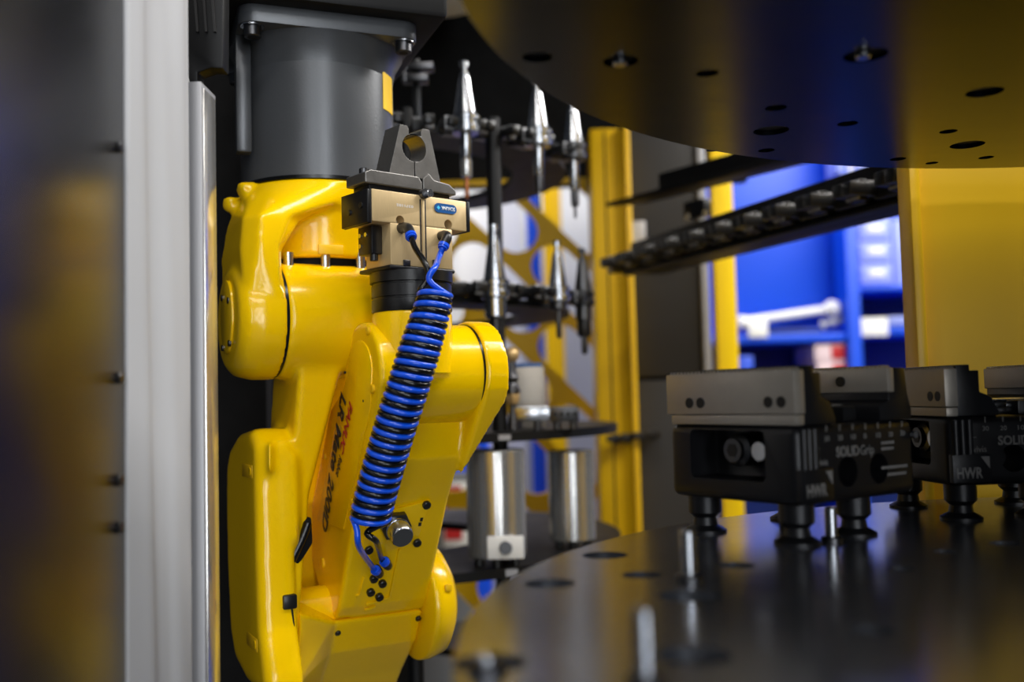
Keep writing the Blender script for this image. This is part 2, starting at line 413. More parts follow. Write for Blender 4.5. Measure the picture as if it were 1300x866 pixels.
# small screwed plate below the J1 body
pq = at(420, 317, 1.0)
pp = put('service_plate', xf(box(-.013, .013, -.0010, .0010, -.005, .005, .0008), frame(onplane(420, 317, R(A1, B1+.0765, 1.5), BV+ZV*-.2), AV, BV, ZV)), 'robot_yellow_edge', rob)
for px in (366, 413, 457):
    p = onplane(px, 326, R(A1, B1+.068, 1.49), BV); put('stud', cyl(p-ZV*.02, p+ZV*.004, .0055, n=16), 'steel', rob)
put('axis_cable_guide', lathe([(.066, 1.462), (.066, 1.4975)], j1, ZV, 40), 'black_matt', rob)
# --- upper arm (link 2)
put('axis_seam', cyl(j2(.2680), j2(.2718), .0574, n=64), 'rubber_black', rob)
B3, Z3 = -1.03, 1.128
drum = cyl(j2(.2712), j2(.425), .0594, n=64)
NL, NR = .284, .303
neck = hull(circ(R(NL+.004, B2-.004, Z2-.012), AV, .047) + circ(R(.335, B2-.006, Z2-.004), AV, .050) + circ(R(NL, B3+.012, Z3+.15), AV, .045) + circ(R(NR, B3+.012, Z3+.15), AV, .045))
neck2 = hull(circ(R(NL, B3+.012, Z3+.15), AV, .045) + circ(R(NR, B3+.012, Z3+.15), AV, .045) + circ(R(.27, B3, Z3), AV, .06) + circ(R(.288, B3, Z3), AV, .06))
nback = hull([R(a, b, z) for a in (.302, .40) for b, z in ((-1.066, 1.40), (-1.075, Z3+.10), (-1.075, Z3-.02), (-1.105, Z3-.02), (-1.105, 1.40))])
front_edge = [(333, 548), (327, 610), (327, 700), (330, 800), (337, 850), (350, 885)]
cov = [pa(x, y, .246) for x, y in [(318, 543), (300, 550), (290, 568), (286, 592), (286, 640), (287, 710), (291, 800), (297, 838), (312, 868), (340, 890)]]
near = [pa(x, y, .246) for x, y in [(338, 860), (331, 800), (328, 700), (326, 600), (326, 565)]]
cover = prism(cov+near, lambda u, v, s: R(s, u, v), .2455, .284, .010, 4)
shx = hull([R(.255, b*.999, z) for b, z in [pa(x, y, .246) for x, y in [(318, 560), (300, 570), (296, 600), (330, 600), (330, 565)]]] + circ(R(.285, B3+.006, Z3+.165), AV, .035))
fill = hull([R(a_, pa(x, y, .246)[0]-.003, pa(x, y, .246)[1]) for a_ in (.270, .284) for x, y in [(327, 580), (327, 620), (329, 690), (300, 600), (304, 690)]] + circ(R(.300, B3+.010, Z3+.15), AV, .042) + [R(.298, B3+.045, Z3+.06), R(.298, B3-.03, Z3+.06)])
elb = cyl(R(.27, B3, Z3), R(.405, B3, Z3), .026, n=48)
put('upper_arm', cast(join(drum, neck, neck2, nback, shx, fill, elb, cover), .0026, 16), 'robot_yellow', rob, ang=180)
for (x, y) in ((314, 598), (320, 815)):
    b, z = pa(x, y, .2455)
    nb = put('cover_notch', xf(box(-.0012, .0012, -.020, .020, -.0065, .0065, .0010), frame(R(.2462, b, z), AV, BV, ZV)), 'robot_yellow_edge', rob)
    put('notch_screw', cyl(R(.2462, b+.013, z), R(.2440, b+.013, z), .0045, n=16, ch=.0006), 'panel_yellow', nb)
put('elbow_drum', (lathe([(.03, .434), (.062, .435), (.0640, .437), (.064, .446), (.060, .460), (.045, .470)], R(0, B3, Z3-.003), AV, 56)), 'robot_yellow', rob, ang=60)
b, z = pbz(563, 745, B3+.05); put('drum_notch', xf(box(-.004, .004, -.004, .004, -.0035, .0035, .001), frame(R(.452, B3+.058, z), AV, BV, ZV)), 'robot_yellow_edge', rob)
# --- forearm
B5, Z5, AO = -.908, 1.374, .335
wr_arc = lambda R5, q0, q1, n=14, db=0: [(B5+db+R5*cos(radians(q0+(q1-q0)*k/n)), Z5+R5*sin(radians(q0+(q1-q0)*k/n))) for k in range(n+1)]
nearL = [pa(x, y, AO) for x, y in [(478, 520), (469, 570), (452, 645), (430, 774)]]
farL = [pa(x, y, AO) for x, y in [(424, 788), (403, 745), (392, 700), (391, 665), (397, 630), (418, 520)]]
prof = wr_arc(.052, -8, 190) + farL[::-1] + nearL[::-1]
forL = prism(prof, lambda u, v, s: R(s, u, v), AO, AO+.022, .004, 3)
lo_near = [pa(x, y, AO) for x, y in [(466, 585), (452, 645), (430, 774)]]
lo_far = [pa(x, y, AO) for x, y in [(424, 790), (403, 745), (392, 700), (391, 665), (403, 600)]]
profb = [(u-.001, v) for u, v in lo_near] + lo_far
body = prism(profb, lambda u, v, s: R(s, u, v), AO+.015, .4365, .004, 3)
# sloped shoulder between the fork cheeks
p1 = pa(466, 585, AO); web = hull([R(s, p1[0]-.002, p1[1]) for s in (AO+.018, .437)] + [R(s, p1[0]-.085, p1[1]+.0) for s in (AO+.018, .437)] + [R(s, B5+.012, Z5-.040) for s in (AO+.018, .455)] + [R(s, B5-.05, Z5-.03) for s in (AO+.018, .455)])
ck = wr_arc(.054, -30, 205, 18)
forR = hull([R(s, u, v) for u, v in ck for s in (.446, .470)] + [R(.436, p1[0], p1[1]), R(.4365, p1[0]-.004, p1[1]-.02), R(.4365, p1[0]-.08, p1[1])])
arml = put('forearm', cast(join(forL, body, web, forR), .0023, 3), 'robot_yellow', rob, ang=180)
# wrist drum between the cheeks, neck for the flange
wd = put('wrist_drum', join(lathe([(.050, AO+.016), (.050, .4455)], R(0, B5, Z5), AV, 56)), 'robot_yellow', rob)
put('drum_seam', lathe([(.0508, .4435), (.0508, .4462)], R(0, B5, Z5), AV, 56), 'rubber_black', rob)
J6 = Vector((-.097, .960, 0))
put('wrist_neck', join(lathe([(.039, Z5), (.039, 1.430), (.0375, 1.434)], J6, ZV, 48)), 'robot_yellow', rob)
zf0, zf1 = 1.4335, 1.472
put('tool_flange', lathe([(.0385, zf0), (.0392, zf0+.001), (.0392, zf0+.012), (.0378, zf0+.0125), (.0378, zf0+.0140), (.0392, zf0+.0145), (.0392, zf0+.026), (.0378, zf0+.0265), (.0378, zf0+.028), (.0405, zf0+.0285), (.0405, zf1)], J6, ZV, 56), 'black_plastic', rob)
# front surface of the forearm: plane through the near edge
e0 = Vector(R(AO, *pa(452, 645, AO))); e1 = Vector(R(AO, *pa(430, 774, AO))); ED = (e1-e0).normalized(); EN = AV.cross(ED).normalized()
if EN.dot(BV) < 0: EN = -EN
def fr(px, py, off=0.): return onplane(px, py, e0, EN) + EN*off
def frf(px, py, off=0): return frame(fr(px, py, off), AV, -ED, EN)
def quad_plate(pts, t, bv=.0008):
    A = [fr(x, y) for x, y in pts]; bm = B(); lo = [bm.verts.new(p-EN*.001) for p in A]; hi = [bm.verts.new(p+EN*t) for p in A]
    n = len(A); bm.faces.new(lo); bm.faces.new(hi)
    for i in range(n): bm.faces.new((lo[i], lo[(i+1) % n], hi[(i+1) % n], hi[i]))
    return bevel(bm, bv)
plc = put('connector_plate', quad_plate([(466, 655), (546, 634), (528, 688), (457, 708)], .0022), 'robot_yellow', rob)
for x, y in ((540, 639), (528, 687), (467, 696)):
    put('plate_screw', cyl(fr(x, y, .001), fr(x, y, .006), .0044, n=18, ch=.0008), 'black_plastic', plc)
c = fr(500, 664)
cnn = put('round_connector', lathe([(.0125, 0), (.0125, .012), (.0118, .012), (.0118, .024), (.0105, .026)], c, EN, 32), 'steel', rob, 'round chrome cable connector with grey cap')
put('hex_nut', cyl(c, c+EN*.009, .0165, n=6, ch=.001), 'steel_dark', cnn)
put('connector_face', cyl(c+EN*.0255, c+EN*.0268, .0105, n=28), 'base_grey', cnn)
put('engraving', xf(box(-.0016, .0016, -.0022, .0022, 0, .0004), frf(534, 658, .0022)), 'print_black', plc)
put('engraving', xf(box(-.0016, .0016, -.0022, .0022, 0, .0004), frf(532, 664, .0022)), 'print_black', plc)
# air ports and raised brackets around them
for x, y in ((474, 734), (485, 740), (470, 751), (481, 757)):
    po_ = put('air_port', cyl(fr(x, y, -.001), fr(x, y, .0045), .0043, n=18, ch=.0008), 'black_plastic', rob)
    put('slot', xf(box(-.003, .003, -.0006, .0006, 0, .0006), frf(x, y, .0044)), 'steel_dark', po_)
put('raised_bracket', join(quad_plate([(506, 697), (509, 697), (496, 760), (493, 760)], .0015, .0004), quad_plate([(493, 757), (496, 757), (488, 762), (486, 760)], .0015, .0004)), 'robot_yellow', rob)
put('raised_bracket', join(quad_plate([(461, 733), (463, 733), (457, 756), (455, 756)], .0015, .0004), quad_plate([(452, 755), (457, 754), (457, 757), (452, 758)], .0015, .0004)), 'robot_yellow', rob)
put('raised_bracket', join(quad_plate([(465, 766), (480, 762), (479, 765), (465, 769)], .0015, .0004), quad_plate([(463, 773), (477, 769), (476, 772), (463, 776)], .0015, .0004)), 'robot_yellow', rob)
# lower elbow housing below the seam
e_pts = [pa(426, 789, AO), pa(419, 830, AO), pa(404, 868, AO), pa(392, 905, AO)]
low = [(e_pts[0][0], e_pts[0][1])] + e_pts[1:] + [(e_pts[3][0]-.05, e_pts[3][1]), (e_pts[0][0]-.11, e_pts[3][1]+.02), (e_pts[0][0]-.11, e_pts[0][1]+.005)]
lowp = prism(low, lambda u, v, s: R(s, u, v), AO-.003, .4345, .004, 3)
br = hull([R(.289, B3+.064, Z3+.012), R(.289, B3+.05, Z3-.06), R(.289, B3-.06, Z3-.08), R(.289, B3-.05, Z3+.04)] + [R(AO, u, v) for u, v in low])
put('elbow_housing', cast(join(lowp, br), .0024, 3), 'robot_yellow', rob, ang=180)
nl = Vector(R(AO, *e_pts[0])); nd = (Vector(R(AO, *e_pts[2]))-nl).normalized(); nn = AV.cross(nd); nn = nn if nn.dot(BV) > 0 else -nn
for x, y, r in ((428, 801, .0032), (530, 783, .0032), (472, 825, .0046)):
    p = onplane(x, y, nl, nn); put('housing_screw', cyl(p-nn*.002, p+nn*.0045, r, n=18, ch=.0006), 'black_plastic', rob)
# solid black lump stands in for the shaded elbow recess, cable loom before it
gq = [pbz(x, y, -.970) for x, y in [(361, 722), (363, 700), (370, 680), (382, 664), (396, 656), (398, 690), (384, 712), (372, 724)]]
put('recess_shade', prism(gq, lambda u, v, s_: R(u, s_, v), -1.03, -.970, .003), 'black_matt', rob)
put('cable_loom', tube(spline([R(a_, -.968, z_) for a_, z_ in (pbz(391, 664, -.968), pbz(383, 685, -.968), pbz(370, 712, -.968))]), .0045, 12), 'rubber_black', rob)
a_, z_ = pbz(366, 763, -.958); p = R(a_, -.958, z_); put('cable_clip', xf(box(-.007, .007, -.006, .008, -.007, .007, .002), frame(p, AV, BV, ZV)), 'black_plastic', rob)
put('clip_cable', tube(spline([R(a_, -.954, z_) for a_, z_ in (pbz(370, 770, -.954), pbz(373, 800, -.954), pbz(373, 835, -.954), pbz(370, 880, -.954))]), .0012, 8), 'rubber_black', rob)
# flat cover, screws and lettering on the outer cheek
def ck_pt(px, py, off=0): return Vector(R(AO-off, *pa(px, py, AO)))
q = wr_arc(.034, 20, 172, 12, -.004) + [pa(x, y, AO) for x, y in [(432, 520), (413, 640), (448, 610), (470, 520)]]
put('cheek_cover', prism(wr_arc(.034, 8, 176, 14, -.002) + [pa(x, y, AO) for x, y in [(431, 520), (404, 660), (437, 672), (471, 520)]], lambda u, v, s: R(s, u, v), AO-.0014, AO+.001, .0006), 'robot_yellow', rob)
for x, y, r in ((468, 420, .004), (474, 494, .0042), (439, 447, .003), (413, 580, .003), (448, 637, .003), (421, 778, .0035), (410, 715, .006)):
    p = ck_pt(x, y); put('cheek_screw', cyl(p+AV*.001, p-AV*.0022, r, n=18, ch=.0007), 'robot_yellow_edge', rob)
for x, y in ((439, 473), (463, 509)):
    p = ck_pt(x, y); put('pin_hole', cyl(p, p-AV*.0018, .0013, n=12), 'hole_dark', rob)
def cheek_text(s, pA, pB, hgt, mt, shear=0, bold=.0):
    a = ck_pt(*pA, .0022); b = ck_pt(*pB, .0022); ex = (b-a).normalized(); nz = -AV; ey = nz.cross(ex).normalized()
    return put('lettering', text(s, frame(a, ex, ey, nz), hgt, (b-a).length, shear, .0003, bold), mt, rob, flat=True)
cheek_text('LR Mate 200iD', (436, 497), (411, 668), .0235, 'print_black', .22, .028)
cheek_text('FANUC', (446.5, 509), (434, 571), .0150, 'print_red', .2, .026)
cheek_text('Robot', (433.5, 577), (429, 602), .0130, 'print_black', .2, .012)
# black mount the robot hangs from
mt = thing('robot_mount', j1+ZV*(ZF+.018), 'heavy black mounting block bolted above the grey robot base', 'mount')
mb = fbox(-.118, .118, -.118, .112, ZF+.018, ZF+.09, .006)
put('mounting_block', mb, 'black_paint', mt)
put('mount_column', fbox(-.085, .085, -.085, .085, ZF+.09, 2.5, .004), 'black_paint', mt)

# ================================================================== GRIPPER (stands on the robot's tool flange)
GA = radians(41); GU = Vector((cos(GA), sin(GA), 0)); GV = Vector((sin(GA), -cos(GA), 0)); G0 = Vector((-.0985, .957, 0))
GF = .0215   # front face, towards the viewer
def gpx(px, py, v=GF):
    p = onplane(px, py, G0+GV*v, GV); return ((p-G0).dot(GU), p.z)
def gfr(px, py, v=GF, off=0):
    u, z = gpx(px, py, v); return G0+GU*u+GV*(v+off)+ZV*z
def gbox(u0, u1, v0, v1, z0, z1, bv=.001): return xf(box(u0, u1, v0, v1, z0, z1, bv), frame(G0, GU, GV, ZV))
gr = thing('parallel_gripper', G0+ZV*zf1, 'tan metal parallel gripper with split clamp fingers on the upturned robot wrist', 'gripper')
uL = gpx(472, 245)[0]; uR = gpx(592, 262)[0]; zT = gpx(472, 239)[1]; zS = gpx(496, 283)[1]
bl = gpx(496, 320)[0]; brr = gpx(575, 330)[0]; zB = gpx(496, 336)[1]
head = gbox(uL, uR, -.0215, GF, zS, zT, .0012)
lowb = gbox(bl, brr, -.0215, GF, zB, zS+.002, .0012)
hl = [gpx(508, 280), gpx(569, 285)]
gb = join(head, lowb)
cutm = B()
for (u, z) in hl: cutm = join(cutm, cyl(G0+GU*u+GV*(GF-.012)+ZV*z, G0+GU*u+GV*(GF+.01)+ZV*z, .0048, n=20))
g_head = put('gripper_head', cut(head if False else gbox(uL, uR, -.0215, GF, zS, zT, .0012), cutm), 'gripper_tan', gr)
put('gripper_body', gbox(bl, brr, -.0215, GF, zB, zS+.0005, .0012), 'gripper_tan', gr); gb.free()
for (u, z) in hl: put('port_screw', cyl(G0+GU*u+GV*(GF-.011)+ZV*(z-.001), G0+GU*u+GV*(GF-.009)+ZV*(z-.001), .003, n=14), 'steel', gr)
put('end_block', gbox(uL-.0012-.0, uL, -.026, GF-.0005, zS-.002, zT, .0006), 'black_plastic', gr)
eb = put('end_cap', gbox(uL-.0045, uL-.001, -.0255, .0205, zS-.0015, zT-.0005, .0008), 'anodised_black', gr)
for v in (-.011, .010):
    put('cap_screw', cyl(G0+GU*(uL-.0058)+GV*v+ZV*(zS+.012+.004*(v > 0)), G0+GU*(uL-.004)+GV*v+ZV*(zS+.012+.004*(v > 0)), .0028, n=14), 'steel_dark', eb)
put('end_cap', gbox(uR, uR+.0045, -.0215, GF, zS, zT, .0008), 'anodised_black', gr)
sb = put('sensor_bracket', gbox(bl-.012, bl, -.016, .008, zS-.028, zS-.001, .001), 'black_plastic', gr)
put('bracket_knob', cyl(G0+GU*(bl-.006)+GV*.002+ZV*(zS-.034), G0+GU*(bl-.006)+GV*.002+ZV*(zS-.027), .004, n=16), 'black_plastic', sb)
for v, z in ((-.012, zS-.009), (-.012, zS-.019), (-.002, zS-.009)):
    put('bracket_screw', cyl(G0+GU*(bl-.0128)+GV*v+ZV*z, G0+GU*(bl-.0115)+GV*v+ZV*z, .0022, n=12), 'steel', sb)
put('sensor_bracket', gbox(brr, brr+.005, -.012, .010, zS-.022, zS-.001, .001), 'black_plastic', gr)
put('adapter_plate', gbox(bl-.002, brr+.002, -.031, GF+.001, zf1, zB, .0015), 'anodised_black', gr)
for px in (516, 553):
    put('adapter_lug', xf(box(-.004, .004, 0, .0012, -.003, .003, .0004), frame(gfr(px, 334), GU, GV, ZV)), 'steel_dark', gr)
# sensor groove, twin rods and clamp screw
u0 = gpx(534, 300)[0]
for k, u in enumerate((u0-.0005, u0+.0052)):
    put('sensor_slot', gbox(u, u+.0016, GF-.001, GF+.0004, zB+.004, zT-.004, .0002), 'hole_dark', gr)
put('sensor_strip', gbox(u0+.0016, u0+.0047, GF-.001, GF+.0012, zB+.003, zT-.005, .0006), 'gripper_tan', gr)
c = gfr(540, 247); cs_ = put('clamp_screw', cyl(c, c+GV*.009, .0038, n=20, ch=.0006), 'steel', gr)
put('clamp_collar', cyl(c-GU*.003, c-GU*.003+GV*.005, .0048, n=18), 'steel_dark', cs_)
# blue maker's label, mounted upside down because the gripper points up
lc = [gpx(551, 258), gpx(579, 265)]
lu = (lc[0][0]+lc[1][0])/2; lz = gpx(565, 265)[1]; lw = (lc[1][0]-lc[0][0]); lh = .0092
lp = []
for sx, q0 in ((1, -90), (-1, 90)):
    for k in range(9): a = radians(q0+180*k/8); lp.append((lu+sx*(lw/2-lh/2)+lh/2*cos(a), lz+lh/2*sin(a)))
lab = put('maker_label', prism(lp, lambda u, v, s: G0+GU*u+GV*s+ZV*v, GF, GF+.0008), 'label_blue', gr, 'blue oval label with white lettering upside down')
put('label_lettering', text('SCHUNK', frame(G0+GU*(lu+lw*.42)+GV*(GF+.0008)+ZV*(lz+.0018), -GU, -ZV, GV), .0052, lw*.62, 0, .0002, .02), 'print_white', lab, flat=True)
dm = [(lu-lw*.33, lz+.0022), (lu-lw*.25, lz), (lu-lw*.33, lz-.0022), (lu-lw*.41, lz)]
put('label_emblem', prism(dm, lambda u, v, s: G0+GU*u+GV*s+ZV*v, GF+.0008, GF+.0011), 'label_cyan', lab)
su, sz = gpx(500, 258)
put('engraved_number', text('0371102', frame(G0+GU*(su+.022)+GV*(GF)+ZV*(sz), -GU, -ZV, GV), .0035, .019, 0, .0002), 'hall_white', gr, flat=True)
# finger carriers and split clamp fingers
zc0 = zT+.0005
def carrier(px0, px1, pyb):
    return None
k0 = gpx(463, 222, .016)[0]; k1 = gpx(535, 222, .016)[0]; k2 = gpx(578, 230, .016)[0]
zK = gpx(500, 220, .017)[1]
put('jaw_rail', gbox(k0+.006, k2-.006, -.014, .014, zT-.001, zT+.006, .001), 'black_plastic', gr)
zK0 = zT+.006
cL = [(k0, zK0), (k0, zK0+.010), (k0+.006, zK0+.013), (k1-.004, zK0+.013), (k1, zK0+.008), (k1, zK0)]
cR = [(k1+.0012, zK0), (k1+.0012, zK0+.012), (k1+.008, zK0+.018), (k1+.015, zK0+.012), (k2-.008, zK0+.010), (k2, zK0+.004), (k2, zK0)]
cl = put('finger_carrier', prism(cL, lambda u, v, s: G0+GU*u+GV*s+ZV*v, -.017, .017, .001), 'finger_steel', gr, ang=14)
cr = put('finger_carrier', prism(cR, lambda u, v, s: G0+GU*u+GV*s+ZV*v, -.017, .017, .001), 'finger_steel', gr, ang=14)
zt = gpx(520, 160, .015)[1]
hc = gpx(526, 188, .015); hr = .0135
uj = hc[0]
fb = zK0+.012
uA, uB_ = gpx(494, 222, .015)[0], gpx(559, 228, .015)[0]
tA, tB = gpx(508, 159, .015)[0], gpx(545, 165, .015)[0]
def finger(side):
    g = .0006; hh = []
    n = 18
    if side < 0:
        for k in range(n+1): a = radians(270-180*k/n); hh.append((uj-g+hr*cos(a), hc[1]+hr*sin(a)))
        poly = [(uA, fb), (uj-g, fb)] + hh + [(uj-g, zt-.008), (tA+.010, zt-.008), (tA+.010, zt-.003), (tA+.008, zt), (tA, zt)]
    else:
        for k in range(n+1): a = radians(270+180*k/n); hh.append((uj+g+hr*cos(a), hc[1]+hr*sin(a)))
        poly = [(uB_, fb), (uj+g, fb)] + hh + [(uj+g, zt-.008), (tB-.010, zt-.008), (tB-.010, zt-.003), (tB-.008, zt), (tB, zt)]
    return prism(poly, lambda u, v, s: G0+GU*u+GV*s+ZV*v, -.011, .015, .0009)
put('clamp_finger', finger(-1), 'finger_steel', gr, ang=14); put('clamp_finger', finger(1), 'finger_steel', gr, ang=14)
c = G0+GU*(k0+.006)+GV*.005+ZV*(zK0+.010); put('carrier_screw', cyl(c, c+ZV*.006, .0045, n=18, ch=.0007), 'steel_dark', cl)
c = G0+GU*(k2-.010)+GV*.006+ZV*(zK0+.006); put('carrier_screw', cyl(c, c+ZV*.006, .0045, n=18, ch=.0007), 'steel_dark', cr)

# ================================================================== AIR HOSES
def elbow(name_parent, base, nrm, tip, r=.0050):
    """push-in elbow: stem out of the face, then bends towards the hose; returns the hose start"""
    k = base+nrm*.011
    d = (tip-k).normalized()
    put('elbow_fitting', tube(spline([base-nrm*.001, base+nrm*.006, k+d*.003, k+d*.012]), r, 14), 'black_plastic', name_parent)
    e = k+d*.012
    put('fitting_collar', join(cyl(e-d*.0005, e+d*.0025, r*1.12, n=18), cyl(e+d*.0025, e+d*.0045, r*.95, n=18)), 'hose_blue', name_parent)
    return e+d*.004, d
axis_px = [(553, 372, .885), (545, 405, .882), (534, 440, .88), (521, 482, .88), (507, 525, .885), (494, 568, .892), (482, 610, .90), (474, 640, .905), (470, 660, .908)]
AX = spline([at(x, y, d) for x, y, d in axis_px], 10)
cum = [0]
for a, b in zip(AX, AX[1:]): cum.append(cum[-1]+(b-a).length)
L = cum[-1]
def axis_at(s):
    s = max(0, min(L-1e-6, s))
    for i in range(len(cum)-1):
        if cum[i+1] >= s:
            t = (s-cum[i])/(cum[i+1]-cum[i]); return AX[i].lerp(AX[i+1], t), (AX[i+1]-AX[i]).normalized()
TURNS = 20.5
def coil(phase, lo, hi):
    pts = []; n = int(TURNS*22)
    for k in range(n+1):
        f = k/n; s = L*f; p, t = axis_at(s)
        x = AV-t*AV.dot(t); x.normalize(); y = t.cross(x)
        R_ = .0138 + .0028*min(1, f*4)
        q = phase + 2*pi*TURNS*f + .3*sin(f*31)
        pts.append(p + (x*cos(q)+y*sin(q))*R_)
    return pts
hr_ = .0029
for nm, ph, mt_, gp, tp, bp, bt, lbl in (
    ('air_hose', 0.4, 'hose_blue', (560, 300), (556, 330), (478, 722), (470, 712), 'bright blue spiral air hose coiled together with a black one down the forearm'),
    ('air_hose', 0.4+pi, 'rubber_black', (509, 290), (524, 306), (489, 712), (480, 700), 'black spiral air hose wound together with the blue one down the forearm')):
    ho = thing(nm, at(478, 722, .94), lbl, 'hose')
    g = gfr(*gp); tip = at(tp[0], tp[1], g.y-.02)
    e0_, d0 = elbow(ho, g, GV, tip)
    f0 = fr(*bp); tip2 = fr(bt[0], bt[1], .016)
    e1_, d1 = elbow(ho, f0, EN, tip2, .0046)
    c = coil(ph, 0, 1)
    if mt_ == 'hose_blue':
        pre = spline([e0_, e0_+d0*.012, at(553, 338, .885), at(545, 356, .878), c[0]], 8)[:-1]
        post = spline([c[-1], at(453, 672, .895), at(456, 695, .905), e1_+d1*.010, e1_], 8)[1:]
    else:
        pre = spline([e0_, e0_+d0*.014, at(540, 335, .887), at(544, 352, .886), c[0]], 8)[:-1]
        post = spline([c[-1], at(466, 676, .90), at(478, 688, .905), e1_+d1*.008, e1_], 8)[1:]
    put('hose_coil', tube(pre+c+post, hr_, 8), mt_, ho, ang=180)

# ================================================================== WORK DISCS
DC = Vector((.50, .465, 0)); DR = .53; ZD0 = CZ-.113; ZD1 = CZ+.22
def disc(name, z0, z1, holes, label, under):
    base = lathe([(DR-.002, z0), (DR, z0+.002), (DR, z1-.002), (DR-.002, z1)], DC, ZV, 128)
    cs = []
    for (p, r, dep) in holes:
        if under: cs.append(cyl(Vector((p.x, p.y, z0-.01)), Vector((p.x, p.y, z0+dep)), r, n=24))
        else: cs.append(cyl(Vector((p.x, p.y, z1-dep)), Vector((p.x, p.y, z1+.01)), r, n=24))
    t = thing(name, DC+ZV*z0, label, 'disc')
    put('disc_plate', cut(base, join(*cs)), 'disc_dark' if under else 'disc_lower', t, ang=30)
    for (p, r, dep) in holes:
        zz = z0+dep-.002 if under else z1-dep+.001
        put('hole_insert', lathe([(r*.98, 0), (r*.98, .001), (r*.6, .0012)], Vector((p.x, p.y, zz)), ZV, 20), 'hole_dark', t)
    return t
def lo(px, py): return atz(px, py, ZD0)
def up(px, py): return atz(px, py, ZD1)
lh_ = [(lo(768, 705), .016, .008), (lo(815, 730), .0125, .008), (lo(698, 741), .0155, .008), (lo(876, 757), .017, .008), (lo(935, 718), .012, .008),
       (lo(880, 832), .0165, .008), (lo(1108, 801), .010, .008), (lo(622, 842), .016, .008), (lo(1145, 722), .008, .008), (lo(1200, 700), .008, .008), (lo(1275, 690), .010, .008)]
d_lo = disc('turntable_disc', ZD0-.02, ZD0, lh_, 'dark polished turntable disc carrying the two vises', False)
uh = [(up(1099, 70), .0145, .006), (up(1250, 117), .0135, .006), (up(979, 166), .0150, .006), (up(1228, 184), .0150, .006), (up(985, 137), .0085, .006), (up(1076, 157), .0085, .006),
      (up(1204, 167), .0075, .006), (up(1140, 202), .0075, .006), (up(973, 191), .0075, .006), (up(1252, 200), .007, .006), (up(898, 93), .008, .006), (up(788, 78), .012, .006), (up(682, 73), .010, .006), (up(905, 196), .006, .006), (up(1183, 207), .006, .006)]
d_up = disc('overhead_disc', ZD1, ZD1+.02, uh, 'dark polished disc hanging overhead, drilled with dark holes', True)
for px, py in ((1095, 67), (787, 76)):
    p = up(px, py); put('stud', cyl(p-ZV*.004, p+ZV*.004, .005, n=16, ch=.001), 'steel', d_up)
# central spindle of the disc stack
put('disc_spindle', join(lathe([(.09, 0), (.09, ZD0-.02)], DC, ZV, 48)), 'black_paint', None, 'black round pedestal spindle under the turntable disc', 'spindle')
put('disc_spindle', join(lathe([(.05, ZD0), (.05, ZD1)], DC, ZV, 48)), 'steel_dark', None, 'steel spindle between turntable disc and overhead disc', 'spindle')
put('disc_spindle', join(lathe([(.05, ZD1+.02), (.05, ZD1+.25), (.03, ZD1+.26), (.03, ZD1+.3)], DC, ZV, 48)), 'steel_dark', None, 'steel spindle above the overhead disc', 'spindle')
# locating pins
def pin(px, py, r, h, lbl):
    p = lo(px, py); t = thing('locating_pin', p, lbl, 'pin', 'locating pins on the turntable')
    put('pin_shaft', lathe([(r, 0), (r, h-.0015), (r-.0015, h)], p-ZV*.0, ZV, 20), 'steel', t)
    put('pin_collar', lathe([(r*1.7, 0), (r*1.7, .003), (r*1.2, .0042)], p, ZV, 20), 'steel_dark', t)
pin(875, 738, .0048, .031, 'tall steel locating pin standing on the disc before the first vise')
pin(820, 868, .0045, .030, 'steel locating pin rising from the open part of the disc')
pin(618, 852, .005, .008, 'short steel locating pin in a hole near the disc rim')
pin(1056, 688, .0045, .026, 'steel locating pin under the first vise between its studs')

